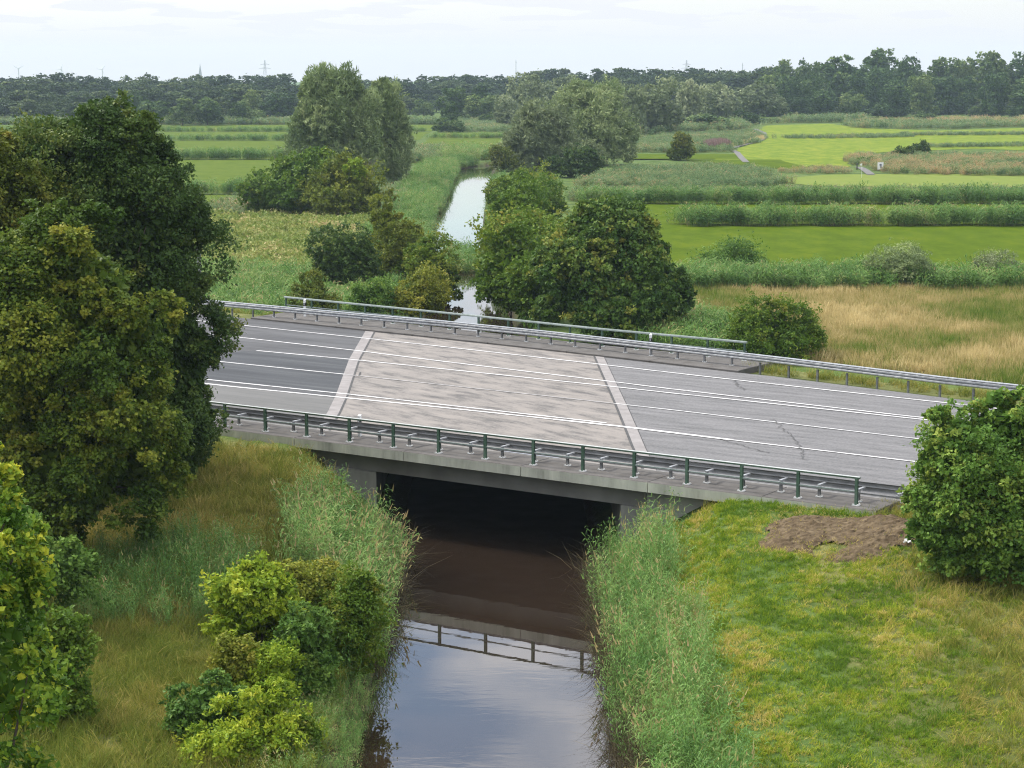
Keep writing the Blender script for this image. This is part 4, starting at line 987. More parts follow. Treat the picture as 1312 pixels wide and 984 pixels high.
M_lawn = leaf_mat('lawn_blade', [(.15, (.055, .10, .012)), (.42, (.115, .165, .012)), (.6, (.175, .20, .022)), (.78, (.24, .205, .055)), (1, (.33, .255, .11))], .3, .6, .15, patch=1.9, patch_scale=.5, inst=True, patch_detail=8)
M_long = leaf_mat('long_grass_blade', [(.15, (.06, .085, .014)), (.45, (.11, .125, .025)), (.7, (.185, .16, .05)), (1, (.28, .22, .09))], .3, .6, .15, patch=1.1, patch_scale=.3, inst=True, patch_detail=5)
M_dry = leaf_mat('dry_grass_blade', [(.1, (.08, .13, .02)), (.35, (.16, .175, .05)), (.55, (.265, .22, .105)), (.8, (.35, .275, .155)), (1, (.43, .35, .21))], .3, .6, .15, patch=2.2, patch_scale=.1, inst=True, patch_detail=5)
M_reed = leaf_mat('reed_leaf', [(.15, (.045, .10, .025)), (.45, (.085, .165, .045)), (.65, (.14, .22, .07)), (.85, (.19, .18, .085)), (1.1, (.27, .2, .12))], .3, .45, .3, patch=1.0, patch_scale=.35, inst=True)
M_reed_far = leaf_mat('far_reed_leaf', [(.15, (.045, .10, .025)), (.45, (.08, .15, .04)), (.65, (.12, .185, .055)), (.85, (.19, .18, .085)), (1.1, (.25, .19, .11))], .3, .5, .25, patch=.7, patch_scale=.06, inst=True)
M_marsh = leaf_mat('marsh_reed_leaf', [(.15, (.055, .10, .045)), (.45, (.09, .145, .065)), (.65, (.135, .185, .085)), (.85, (.22, .18, .10)), (1.1, (.3, .2, .12))], .3, .5, .25, patch=.8, patch_scale=.05, inst=True)
M_bram = leaf_mat('bramble_leaf', [(.1, (.06, .10, .02)), (.45, (.12, .155, .04)), (.7, (.19, .2, .075)), (1, (.28, .22, .13))], .3, .5, .2, patch=1.0, patch_scale=.14, inst=True)
M_pink = leaf_mat('loosestrife', [(.2, (.10, .14, .06)), (.5, (.22, .14, .16)), (.9, (.32, .21, .24))], .3, .6, .2, inst=True)

r_ = np.random.default_rng(77)
T_lawn = [template('lawn_tuft', blades(r_, 26, .15, .15, .02, .8), M_lawn) for _ in range(4)]
T_long = [template('long_tuft', blades(r_, 30, .3, .5, .02, .75, 3, lean=(.35, -.1)), M_long) for _ in range(4)]
T_dry = [template('dry_tuft', blades(r_, 46, .7, .75, .05, .4, 2, lean=(.12, 0)), M_dry) for _ in range(4)]
T_reed = [template('reed_clump', reed_clump(r_, 11, .38, 2.0, .034), M_reed) for _ in range(5)]
T_reedf = [template('far_reed_clump', reed_clump(r_, 16, .8, 2.0, .075, dead=.1), M_reed_far) for _ in range(4)]
T_marsh = [template('marsh_clump', reed_clump(r_, 16, 1.1, 1.7, .10, dead=.08), M_marsh) for _ in range(4)]
T_bram = [template('bramble_clump', bush_clump(r_, 150, 1.0, .9, .24), M_bram) for _ in range(4)]
T_pink = [template('loosestrife_clump', blades(r_, 40, 1.0, 1.3, .12, .2), M_pink) for _ in range(2)]

def zof(p): return ground_z(p[:, 0], p[:, 1])
def road_t(p): return (p - O2) @ N2
def road_s(p): return (p - O2) @ E2
def bank(p): return river_dist(p[:, 0], p[:, 1]) - half_w(p[:, 1])
def on_ground(px, py):
    z = 2.5
    for _ in range(12): x, y = unproj(px, py, z); z = gz(x, y)
    return x, y
SOIL = [on_ground(*q) for q in ((985, 664), (1060, 662), (1165, 672), (1190, 690), (1178, 712), (1110, 712), (1020, 706), (968, 702), (978, 680))]

# right lawn and the longer dry grass under the tree
p = fill([(3.5, 44), (22, 44), (26, 66), (19, 70), (12, 71), (9.5, 72.5), (6.5, 74.5), (4.5, 74)], 46, 1)
p = p[(bank(p) > 1.6) & (road_t(p) < -.55) & (~in_poly(p[:, 0], p[:, 1], SOIL) | ((vnoise(p[:, 0] * 1.6, p[:, 1] * 1.6, 41) > .6) & (r_.random(len(p)) < .5)) | (r_.random(len(p)) < .07))]
wet = np.clip((p[:, 0] - 10.2 - (p[:, 1] - 48) * .12) / 2.5, 0, 1)
lng = r_.random(len(p)) < wet * .6
scatter('lawn_grass', T_lawn, p[~lng], zof(p[~lng]), (.7, 1.35), 'patchy mown green and straw grass on the right bank', 'grass', .3, itint=.17, seed=2,
        tintf=lambda x, y: np.clip((1.6 - np.abs(river_dist(x, y) - 3.75 - 3.0)) * .16, 0, .2) + .16 * np.clip((x - 10.5) / 4, 0, 1) - .17)
pl = np.concatenate([p[lng][:1500], (lambda q: q[(road_t(q) < -.5) & (road_t(q) > -2.2)])(fill([(5.5, 77), (5, 73), (30, 58), (30, 64)], 9, 4))])
ce = np.array([W(s_, t_) for s_, t_ in zip(r_.uniform(27.0, 30.5, 130), r_.uniform(-1.0, 1.75, 130))])
pl = np.concatenate([pl, ce])
scatter('long_grass', T_long, pl, zof(pl), (.7, 1.15), 'long straw coloured grass under the right tree and beside the bridge end', 'grass', .25, seed=3, tintf=lambda x, y: .12 + 0 * x)
# left slope
p = fill([(-24, 36), (-4.5, 36), (-4.5, 76), (-7, 80.5), (-11, 83), (-26, 92)], 15, 5)
p = p[(bank(p) > .8) & (road_t(p) < -.5)]
scatter('meadow_grass', T_long, p, zof(p), (.7, 1.25), 'long brownish green grass on the left slope', 'grass', .3, seed=6, tintf=lambda x, y: -.10 + .12 * np.clip((y - 66) / 8, 0, 1))
# reed beds by the bridge
p = fill([(-4.0, 58), (-4.0, 76.0), (-7.2, 76.0), (-8.0, 72.5), (-7.6, 68), (-6.0, 62)], 7, 7, 1.2)
p = p[(bank(p) > -.15) & (road_t(p) < -.8)]
scatter('reed_bed', T_reed, p, zof(p), (.75, 1.08), 'tall green reed bed on the left bank by the bridge', 'reeds', .1, seed=8, tintf=lambda x, y: .1 + 0 * x)
p = fill([(-14.5, 63), (-8.2, 62.5), (-8.4, 67.5), (-10, 70.5), (-14.5, 72)], 6, 9, 1.2)
scatter('reed_bed', T_reed, p, zof(p), (.5, .72), 'low dark teal reed bed on the left slope under the trees', 'reeds', .22, seed=10, tintf=lambda x, y: -.12 + 0 * x)
p = fill([(2.6, 46), (5.6, 46), (6.4, 58), (6.9, 70), (6.6, 77), (3.0, 78.5)], 7.5, 11, 1.2)
p = p[(bank(p) > -.2) & (bank(p) < 2.0 + .6 * vnoise(p[:, 0] * .6, p[:, 1] * .6, 31)) & (road_t(p) < -.9)]
scatter('reed_bed', T_reed, p, zof(p), (.5, .88), 'long green reed bed along the right bank', 'reeds', .14, seed=12)
M_stalk = leaf_mat('dead_stalk', [(.2, (.05, .042, .03)), (.5, (.10, .085, .06)), (.8, (.17, .14, .10))], .15, .6, .1, inst=True)
def fringe(p, seed, lab, side):
    M_d = M_reed
    T = [template('dry_stalks', blades(r_, 14, .3, 1.2, .018, .9, 3, lean=(side * .7, 0)), M_stalk) for _ in range(3)]
    scatter('dead_reed_fringe', T, p, zof(p) - .05, (.7, 1.2), lab, 'reeds', .2, seed=seed)
p = fill([(2.5, 46), (5, 46), (4.6, 79), (2.5, 79)], 16, 13); p = p[(bank(p) > -.5) & (bank(p) < .3) & (road_t(p) < -1)]
fringe(p, 14, 'bent brown dead reed stalks hanging over the right waterline', -1)
p = fill([(-5.5, 62), (-3.6, 62), (-3.6, 79), (-5.8, 79)], 9, 15); p = p[(bank(p) > -.4) & (bank(p) < .25) & (road_t(p) < -1)]
fringe(p, 16, 'bent brown dead reed stalks hanging over the left waterline', 1)

p = fill([(-7, 42), (-3.6, 42), (-3.6, 59), (-6.5, 62)], 13, 103); p = p[(bank(p) > -.2) & (bank(p) < 2.4)]
scatter('bank_herbs', T_reed, p, zof(p), (.22, .42), 'low green herbs along the left waterline under the shrubs', 'herbs', .25, seed=104)

# beyond the road, right side
df = lambda p: road_t(p) - t_guard(road_s(p))
p = fill(DRY_FIELD, 2.6, 17); p = p[df(p) > 3.2]
scatter('dry_grass_field', T_dry, p, zof(p), (.6, 1.15), 'straw coloured dry grass field beyond the road on the right', 'grass', .15, seed=18,
        tintf=lambda x, y: .02 - .25 * np.clip((128 - y) / 10, 0, 1) * (vnoise(x * .25, y * .25, 9) > .45))
p = fill([W(-40, 36), W(70, 22), W(70, 16), W(-40, 29)], 5, 19); p = p[(df(p) > .5) & (df(p) < 4.2) & ((road_s(p) > 7.2) | (df(p) > 2.6)) & (bank(p) > 1)]
scatter('verge_grass', T_long, p, zof(p), (.6, 1.1), 'rough verge grass behind the far crash barrier', 'grass', .2, seed=20)
p = fill([(12, 163.5), (14, 172), (40, 170), (60, 169.5), (120, 170), (120, 164.5), (60, 164)], 2.4, 21, 2)
scatter('reed_belt', T_reedf, p, zof(p), (.65, 1.0), 'green reed belt between dry field and bright meadow', 'reeds', .1, seed=22)
p = fill([(8, 128), (14.5, 124), (15, 133), (12, 145), (9, 150)], 3, 23); p = p[df(p) > 3]
scatter('reed_belt', T_reedf, p, zof(p), (.6, .9), 'small green reed patch between round tree and rail end bush', 'reeds', .1, seed=24)
def strip(x0, x1, y0, y1, seed, label, dens=1.6, sc=(.8, 1.15), T=None, tf=None, slope=0, jit=2.2):
    q = fill([(x0, y0), (x1, y0 + slope), (x1, y1 + slope), (x0, y1)], dens, seed, jit); q = q[bank(q) > .2]
    scatter('reed_strip', T or T_reedf, q, np.full(len(q), .7), sc, label, 'reeds', .1, seed=seed + 1, tintf=tf)
strip(18.5, 130, 234, 239, 31, 'thick dark green reed strip crossing the bright meadow')
strip(9, 140, 273, 277.5, 33, 'second reed strip bordering the back of the bright meadow', tf=lambda x, y: -.05 + 0 * x)
strip(8, 150, 281, 293, 35, 'wide mottled reed bed in front of the golf green', 1.1, (.5, .85), T_marsh)
strip(12, 150, 294, 308, 37, 'low dry sedge band before the golf green', 1.0, (.2, .38), T_marsh, lambda x, y: .2 + 0 * x)
q = fill(polypx([(742, 242), (800, 222), (930, 216), (985, 226), (1000, 240), (870, 244)], .7), .75, 39, 4)
scatter('marsh_reeds', T_marsh, q, np.full(len(q), .7), (.5, .85), 'grey green marsh reeds right of the willows', 'reeds', .1, seed=40)
q = fill(polypx([(800, 196), (805, 184), (860, 176), (930, 172), (970, 172), (972, 178), (936, 191), (950, 196)], .7), .45, 41, 6)
q = q[~in_poly(q[:, 0], q[:, 1], np.array(polypx([(948, 182), (978, 174), (980, 180), (945, 187)], .7)))]
scatter('marsh_reeds', T_marsh, q, np.full(len(q), .7), (.5, .85), 'grey green marsh reeds behind the brown bush', 'reeds', .1, seed=42)
q = fill(polypx([(925, 189), (960, 180), (978, 175), (979, 178), (965, 183), (945, 187)], .7), 1.0, 43)
scatter('dry_sedge', T_dry, q, np.full(len(q), .7), (.7, 1.2), 'reddish dry sedge beside the winding path', 'grass', .1, seed=44, tintf=lambda x, y: .3 + 0 * x)
q = fill(polypx([(905, 190), (928, 188), (932, 191), (908, 193)], .7), 2.2, 45)
scatter('loosestrife_patch', T_pink, q, np.full(len(q), 1.2), (.9, 1.3), 'pink flowering patch left of the winding path', 'flowers', .1, seed=46)
ISL = polypx([(1086, 209), (1100, 203), (1180, 201), (1420, 204), (1420, 227), (1210, 225), (1130, 222), (1118, 218), (1100, 213)], .7)
q = fill(ISL, .55, 47, 3)
scatter('island_reeds', T_marsh, q, np.full(len(q), .7), (.4, .8), 'mixed green and rusty scrub island reeds behind the golf green', 'reeds', .1, seed=48, tintf=lambda x, y: np.where(vnoise(x * .06, y * .1, 4) > .5, .28, 0))
q = fill(polypx([(1000, 222.5), (1010, 219), (1060, 217), (1086, 218), (1088, 222.5)], .7), .8, 49, 3)
scatter('dry_sedge', T_marsh, q, np.full(len(q), .7), (.3, .55), 'rusty sedge mound left of the short grey path', 'grass', .1, seed=50, tintf=lambda x, y: .28 + 0 * x)
for k_, (pts, lab) in enumerate((([(1000, 176.5), (1110, 174.5), (1170, 174), (1170, 176), (1100, 177.5), (1010, 178)], 'thin dark sedge line across the near fairway'),
                  ([(1150, 172.5), (1420, 171), (1420, 173), (1160, 174)], 'thin dark sedge line across the far fairway'), ([(1180, 188), (1420, 184), (1420, 187), (1190, 189.5)], 'broken sedge line in front of the bright fairway'))):
    q = fill(polypx(pts, .7), .7, 51 + k_)
    scatter('sedge_line', T_marsh, q, np.full(len(q), .7), (.3, .55), lab, 'reeds', .1, seed=55 + k_)
q = fill(polypx([(1080, 161), (1110, 158), (1420, 153), (1420, 160), (1250, 164), (1150, 167), (1090, 164)], .7), .16, 58, 6)
scatter('rough_scrub', T_marsh, q, np.full(len(q), .7), (.7, 1.2), 'rough green and rusty scrub in front of the right wood', 'scrub', .1, seed=59, tintf=lambda x, y: np.where(y > 690, .32, .02))
q = fill(polypx([(955, 161), (1010, 156), (1100, 154), (1100, 157), (1010, 158)], .7), .16, 60, 6)
scatter('rough_scrub', T_marsh, q, np.full(len(q), .7), (1, 1.6), 'green scrub band at the foot of the middle wood', 'scrub', .1, seed=61)
q = fill(polypx([(780, 172), (800, 166), (960, 161), (965, 166), (860, 170), (800, 176)], .7), .2, 62, 6)
scatter('rough_scrub', T_marsh, q, np.full(len(q), .7), (1, 1.5), 'pale green scrub between the willows and the low thicket', 'scrub', .1, seed=63)

# beyond the road, left side and along the river
def riverbank(side, y0, y1, w0, w1, dens, seed, lab, sc, T, tf=None):
    q = fill([(-30, y0), (14, y0), (14, y1), (-30, y1)], dens, seed)
    cx = np.interp(q[:, 1], RIV[:8, 1], RIV[:8, 0]); d = bank(q)
    q = q[(np.sign(q[:, 0] - cx) == side) & (d > w0) & (d < w1) & (df(q) > 3)]
    scatter('bank_reeds', T, q, zof(q), sc, lab, 'reeds', .1, seed=seed + 1, tintf=tf)
riverbank(-1, 195, 402, -.1, 6.0, 1.6, 65, 'tall reeds on the left bank of the far river', (.5, .9), T_reedf)
riverbank(1, 140, 330, .6, 2.6, 1.4, 67, 'green reeds on the right bank under the hedge', (.5, .8), T_reedf)
q = fill([(-13, 402), (-2, 416), (6, 424), (4, 448), (-10, 448), (-16, 425)], 1.0, 69, 2); q = q[bank(q) > .1]
scatter('bend_reeds', T_reedf, q, np.full(len(q), .6), (.8, 1.2), 'yellow green reeds round the river bend', 'reeds', .12, seed=70, tintf=lambda x, y: .1 + 0 * x)
q = fill([(-6.4, 188), (-3.2, 186), (-3.0, 203), (-6.8, 205)], 1.6, 71, 1)
scatter('water_plants', T_reedf, q, np.full(len(q), -.1), (.55, .85), 'clump of water plants across the narrow river', 'reeds', .15, seed=72)
q = fill([(-30, 141), (-8, 138), (-8, 170), (-26, 178), (-34, 170)], 1.9, 73, 2); q = q[(df(q) > 3.5) & (bank(q) > 1)]
scatter('tall_herbs', T_reedf, q, zof(q), (.55, .9), 'lush tall green herbs behind the far barrier on the left', 'herbs', .15, seed=74)
q = fill([(-36, 178), (-10.5, 176), (-10.5, 244), (-24, 250), (-40, 246)], 1.0, 75, 3); q = q[bank(q) > 3]
scatter('bramble_cover', T_bram, q, zof(q), (.7, 1.5), 'pale olive bramble cover on the left beyond the road', 'brambles', .15, seed=76, tintf=lambda x, y: .05 + .15 * (vnoise(x * .15, y * .1, 8) - .5))
q = fill([(-40, 246), (-24, 250), (-14, 246), (-14, 300), (-27, 300)], .8, 77, 3); q = q[bank(q) > 4]
scatter('bramble_cover', T_marsh, q, zof(q), (.5, .9), 'pale rough grass around the big left thicket', 'grass', .15, seed=78, tintf=lambda x, y: .08 + 0 * x)
q = fill([(-42, 120), (-26, 132), (-32, 172), (-50, 180)], 1.5, 79, 3); q = q[df(q) > 3]
scatter('rough_grass', T_dry, q, zof(q), (.7, 1.2), 'rough yellow green grass left of the far barrier end', 'grass', .15, seed=80, tintf=lambda x, y: -.2 + 0 * x)
strip(-60, -28, 296, 299.5, 81, 'dark reed strip between the two nearest left meadows', 2, (.7, 1.0), tf=lambda x, y: -.08 + 0 * x)
strip(-150, -31, 414.5, 418.5, 83, 'thick reed strip behind the largest left meadow', 1.6, (.75, 1.1), tf=lambda x, y: -.08 + 0 * x)
strip(-180, -25, 530, 534, 85, 'reed strip behind the second left meadow', 1.2, (.5, .85), tf=lambda x, y: -.08 + 0 * x)
strip(-210, -25, 608, 612.5, 87, 'reed strip behind the third left meadow', 1, (.5, .8), tf=lambda x, y: -.05 + 0 * x)
strip(-240, -25, 690, 712, 89, 'pale reeds at the foot of the left wood', .4, (.6, 1.3), T_marsh)
strip(-23, 4, 548, 552.5, 91, 'dark reed strip behind the meadow right of the willow', 1.2, (.5, .8))
strip(-22, 26, 602, 690, 93, 'green reed field in front of the middle trees', .3, (.5, .9), T_marsh)
strip(-22, 24, 690, 900, 95, 'striped rough field under the distant middle wood', .10, (.6, 1.1), T_marsh)
strip(-30, -13, 400, 452, 97, 'reeds between the tall willow and the river bend', .8, (.7, 1.1), T_marsh)

# bare soil on the right bank
def soil():
    lo = np.min(SOIL, 0) - .5; hi = np.max(SOIL, 0) + .5
    xs = np.arange(lo[0], hi[0], .07); ys_ = np.arange(lo[1], hi[1], .07); X_, Y_ = np.meshgrid(xs, ys_)
    wob = (vnoise(X_ * .8, Y_ * 1.6, 21) - .5) * 2.2 + (vnoise(X_ * 3, Y_ * 4, 22) - .5) * 1.1 + (vnoise(X_ * 8, Y_ * 9, 26) - .5) * .5
    inside = in_poly((X_ + wob).ravel(), (Y_ + wob).ravel(), SOIL).reshape(X_.shape)
    mk = inside.astype(float)
    for _ in range(8): mk = (mk + np.roll(mk, 2, 0) + np.roll(mk, -2, 0) + np.roll(mk, 2, 1) + np.roll(mk, -2, 1)) / 5
    inside = mk > .5; mk = inside.astype(float)
    for _ in range(12): mk = (mk + np.roll(mk, 3, 0) + np.roll(mk, -3, 0) + np.roll(mk, 3, 1) + np.roll(mk, -3, 1)) / 5
    Zs = ground_z(X_, Y_) - .26 + .36 * mk + mk * (.15 * vnoise(X_ * 2.2, Y_ * 3.2, 23) * vnoise(X_ * 6, Y_ * 6, 24) + .07 * vnoise(X_ * 11, Y_ * 11, 25))
    id_ = np.arange(X_.size).reshape(X_.shape)
    F = np.stack([id_[:-1, :-1], id_[:-1, 1:], id_[1:, 1:], id_[1:, :-1]], -1)[inside[:-1, :-1] & inside[1:, 1:]]
    M = solid('bare_soil', [(.3, (.05, .035, .02)), (.5, (.10, .072, .042)), (.72, (.19, .145, .088))], 3.5, 10, .95, .1, bump=.8, rough_noise=.7)
    o = link('bare_soil', np_mesh('bare_soil', np.stack([X_, Y_, Zs], -1).reshape(-1, 3), F, [M], smooth=False)); tag(o, 'patch of churned brown soil on the right bank', kind='structure')
soil()
q = fill([on_ground(*a_) for a_ in ((955, 655), (1180, 655), (1215, 690), (1195, 722), (960, 716))], 9, 101); q = q[road_t(q) < -.5]
T_straw = [template('straw_wisp', blades(r_, 10, .2, .10, .014, 1.3), M_long) for _ in range(2)]
scatter('straw_litter', T_straw, q, zof(q) + .12, (.6, 1.2), 'dry straw wisps lying on the churned soil', 'straw', .5, seed=102, tintf=lambda x, y: .4 + 0 * x)
def rag():
    x, y = unproj(1162, 730, 2.2); z = gz(x, y); rr = random.Random(4); b = Build(); n = 7
    for i in range(n):
        for j in range(n): b.v.append((x + (i - 3) * .04 + rr.uniform(-.02, .02), y + (j - 3) * .035 + rr.uniform(-.02, .02), z + .14 + .09 * math.sin(i * 1.3 + j) * rr.random() + .03 * rr.random()))
    b.f = [(i * n + j, i * n + j + 1, (i + 1) * n + j + 1, (i + 1) * n + j) for i in range(n - 1) for j in range(n - 1)]
    o = b.obj('litter', M_white); tag(o, 'crumpled white scrap lying in the grass below the soil patch', 'litter')
rag()

# ------------------------------------------------------------------ far trees
def far_crown(name, mains, mat, leaf, n, seed, fn_tall=False, **kw):
    tr = wood_build((0, 0), .75 * (TALL if fn_tall else 1), .03, [], seed)
    tv, tf_ = tri_arrays(tr)
    return crown(name, [mat, M_bark], mains, leaf, leaf * .7, n, seed=seed, wood=(tv, tf_), zmin=.01, **kw)
# unit trees: height 1, width 1 (scaled to size); several of each habit
TALL = 1.65                                    # unit trees are 1 wide and 1.65 high, so that their boughs stay round when scaled
tall = lambda L_: [(x, y, z * TALL, a, b_, c * TALL * .9) for x, y, z, a, b_, c in L_]
ROUND = lambda s: tall([(0, 0, .6, .36, .36, .3), (.14 * s, .05, .45, .34, .34, .28), (-.16 * s, 0, .42, .32, .34, .26), (.05, -.1, .25, .38, .36, .22)])
OVAL = lambda s: tall([(0, 0, .66, .3, .3, .27), (.1 * s, 0, .48, .34, .34, .3), (-.1 * s, 0, .34, .38, .36, .26), (.06 * s, 0, .2, .36, .36, .18)])
MULTI = lambda s: tall([(-.2 * s, 0, .6, .24, .28, .28), (.2 * s, 0, .52, .26, .3, .28), (0, -.1, .32, .4, .4, .26), (.02, .1, .74, .22, .22, .18)])
DOME = lambda s: [(0, 0, .46, .42, .42, .42), (.2 * s, 0, .34, .3, .32, .34), (-.22 * s, 0, .3, .28, .32, .32)]
WIDE = lambda s: [(0, 0, .62, .36, .36, .32), (.2 * s, 0, .46, .28, .32, .34), (-.22 * s, 0, .42, .27, .32, .32), (.05, -.15, .28, .38, .36, .26)]
FW = dict(n_sub=10, sub_r=.46, n_clu=24, clu=.15, stray=.03, core=.1)
habits = {}
for hname, fn, mat, leaf in (('round', ROUND, M_wood_a, .075), ('oval', OVAL, M_wood_a, .07), ('multi', MULTI, M_wood_a, .07), ('dome', DOME, M_wood_a, .075), ('willow', WIDE, M_willow, .06), ('wround', WIDE, M_willow, .06)):
    zscale = TALL if hname in ('round', 'oval', 'multi') else 1
    habits[hname] = [far_crown('far_crown', fn(s), mat, leaf, 5200, 200 + k + 10 * len(habits), fn_tall=zscale > 1, **FW) for k, s in enumerate((1, -1))]
ftr = random.Random(12)
def far_tree(name, habit, px0, px1, ytop, D, label, cat='tree', group=None):
    xc = x_at((px0 + px1) / 2, D); w = (px1 - px0) / FOC * D * 1.06; zt = height_at(ytop, D); h = zt - .6
    me = ftr.choice(habits[habit]); o = link(name, me, None, (xc, D, .6), ftr.uniform(0, 6.28))
    o.scale = (w, w * ftr.uniform(.85, 1.05), h / (TALL if habit in ('round', 'oval', 'multi') else 1)); tag(o, label, cat, group); return o
LW = 'trees of the left wood'; MW = 'trees of the middle wood'; RW = 'trees of the right wood'
FT = [
 # left wood, front row
 ('woodland_tree', 'oval', 136, 160, 124, 688, 'narrow pale tree at the left end of the left wood front row', LW), ('woodland_tree', 'dome', 158, 178, 139, 690, 'low pale willow scrub right of the narrow tree in the left wood', LW),
 ('woodland_tree', 'oval', 165, 190, 115, 725, 'tall tree behind the roundest tree of the left wood', LW), ('woodland_tree', 'round', 180, 219, 125, 662, 'roundest free standing green tree before the left wood', LW),
 ('woodland_tree', 'multi', 220, 255, 124, 680, 'broad dark tree right of the roundest tree', LW), ('woodland_tree', 'round', 252, 287, 121, 684, 'darkest rounded tree in the left wood front row', LW),
 ('woodland_tree', 'oval', 297, 318, 126, 700, 'small pointed light tree right of the darkest tree', LW), ('woodland_tree', 'dome', 312, 340, 136, 702, 'low pale bush mass right of the small pointed tree', LW),
 ('woodland_tree', 'multi', 308, 342, 113, 760, 'mid height tree behind the small pointed tree', LW), ('woodland_tree', 'round', 335, 378, 116, 740, 'broad tree in the left wood just left of the tall willow', LW),
 ('woodland_tree', 'dome', 284, 302, 139, 715, 'low bush filling the gap right of the darkest tree', LW), ('woodland_tree', 'oval', 282, 304, 110, 800, 'taller tree between darkest tree and small pointed tree', LW),
 # middle
 ('distant_bush', 'dome', 533, 555, 126, 830, 'small round bush alone under the distant middle wood', MW), ('woodland_tree', 'oval', 562, 597, 105, 740, 'tall oval tree left of the middle wood', MW),
 ('distant_bush', 'dome', 560, 592, 150, 605, 'dark low bush at the foot of the tall oval tree', MW), ('woodland_tree', 'oval', 568, 590, 128, 640, 'light green tree right in front of the tall oval tree', MW),
 ('woodland_tree', 'round', 597, 637, 118, 735, 'round tree right of the tall oval tree', MW), ('distant_bush', 'dome', 616, 634, 143, 700, 'small bush below the round tree of the middle wood', MW),
 ('woodland_tree', 'multi', 603, 636, 104, 800, 'dark topped tree behind the round tree of the middle wood', MW),
 ('willow_tree', 'wround', 632, 668, 125, 655, 'grey green willow left of the large middle willow', MW), ('willow_tree', 'willow', 648, 704, 99, 715, 'large grey willow behind the pale silver willow', MW),
 ('willow_tree', 'wround', 690, 750, 96, 745, 'broad willow rising behind the tall grey green willow', MW), ('willow_tree', 'willow', 764, 822, 104, 560, 'willow mass just right of the tall grey green willow', MW),
 ('willow_tree', 'wround', 802, 871, 105, 592, 'broad free standing grey willow above the marsh', MW), ('willow_tree', 'wround', 857, 902, 101, 660, 'bluish willow right behind the broad marsh willow', MW),
 ('low_thicket', 'dome', 872, 937, 145, 628, 'wide low green thicket right of the marsh willow', MW), ('willow_tree', 'willow', 893, 942, 105, 742, 'bright grey willow behind the low thicket', MW),
 ('distant_bush', 'dome', 938, 968, 140, 690, 'round bush right of the wide low thicket', MW), ('willow_tree', 'willow', 936, 1002, 104, 765, 'big grey willow at the left end of the right wood', MW),
 # right wood
 ('woodland_tree', 'multi', 984, 1018, 73, 900, 'windswept dark tree first to rise over the right wood', RW), ('woodland_tree', 'oval', 1012, 1036, 73, 905, 'feathery tree right of the first windswept tree', RW),
 ('woodland_tree', 'oval', 1032, 1052, 70, 900, 'narrow dark tree left of the great light tree', RW), ('woodland_tree', 'multi', 1046, 1098, 67, 870, 'great light green tree of the right wood', RW),
 ('woodland_tree', 'multi', 1094, 1148, 58, 880, 'highest dark oak on the skyline of the right wood', RW), ('woodland_tree', 'round', 1144, 1180, 66, 890, 'skyline tree right of the highest oak', RW),
 ('woodland_tree', 'multi', 1174, 1218, 70, 890, 'broad lower skyline tree in the right wood', RW), ('woodland_tree', 'oval', 1212, 1242, 64, 895, 'pointed skyline tree in the right wood', RW),
 ('woodland_tree', 'multi', 1236, 1292, 62, 890, 'wide skyline tree near the right edge', RW), ('woodland_tree', 'multi', 1290, 1340, 62, 890, 'skyline tree cut by the right edge', RW),
 ('woodland_tree', 'multi', 955, 994, 94, 830, 'mid height tree above the big grey willow', RW), ('woodland_tree', 'round', 990, 1024, 92, 815, 'mid height rounded tree left of the dark hollow', RW), ('woodland_tree', 'oval', 1018, 1052, 92, 815, 'mid height tree under the feathery tree', RW),
 ('woodland_tree', 'round', 1030, 1070, 112, 790, 'lower round tree under the great light tree', RW), ('woodland_tree', 'round', 1072, 1104, 116, 790, 'lower round tree at the foot of the great light tree', RW), ('woodland_tree', 'round', 1000, 1034, 122, 780, 'low dark tree in the dark hollow of the right wood', RW),
 ('woodland_tree', 'oval', 1082, 1112, 90, 840, 'mid height tree under the left shoulder of the highest oak', RW), ('woodland_tree', 'round', 1106, 1144, 82, 835, 'mid height tree under the highest oak', RW),
 ('woodland_tree', 'round', 1120, 1162, 96, 800, 'broad round tree in the front of the right wood', RW), ('woodland_tree', 'oval', 1152, 1190, 88, 815, 'pale green tree right of the broad round tree', RW), ('woodland_tree', 'round', 1186, 1222, 92, 850, 'shaded tree in the middle of the right wood', RW),
 ('woodland_tree', 'oval', 1216, 1250, 95, 850, 'shaded tree left of the light front tree', RW), ('woodland_tree', 'oval', 1250, 1286, 85, 795, 'light yellow green tree standing out of the right wood', RW), ('woodland_tree', 'round', 1284, 1332, 96, 790, 'rounded front tree at the right edge', RW),
 ('distant_bush', 'dome', 1104, 1158, 134, 805, 'wide grey green bush before the right wood', RW), ('distant_bush', 'dome', 1167, 1190, 142, 715, 'grey green willow bush alone on the rough scrub', RW), ('distant_bush', 'dome', 1172, 1196, 131, 815, 'bush right of the wide grey green bush', RW),
 ('distant_bush', 'dome', 1238, 1258, 136, 800, 'bush below the light yellow green tree', RW), ('distant_bush', 'oval', 1287, 1302, 136, 780, 'small light bush at the foot of the right edge trees', RW), ('distant_bush', 'dome', 1066, 1080, 145, 760, 'little grey bush at the foot of the middle of the right wood', RW),
]
for nm, hb, a, b_, yt, D, lab, g in FT: far_tree(nm, hb, a, b_, yt, D, lab, 'bush' if 'bush' in nm or 'thicket' in nm else 'tree', g)

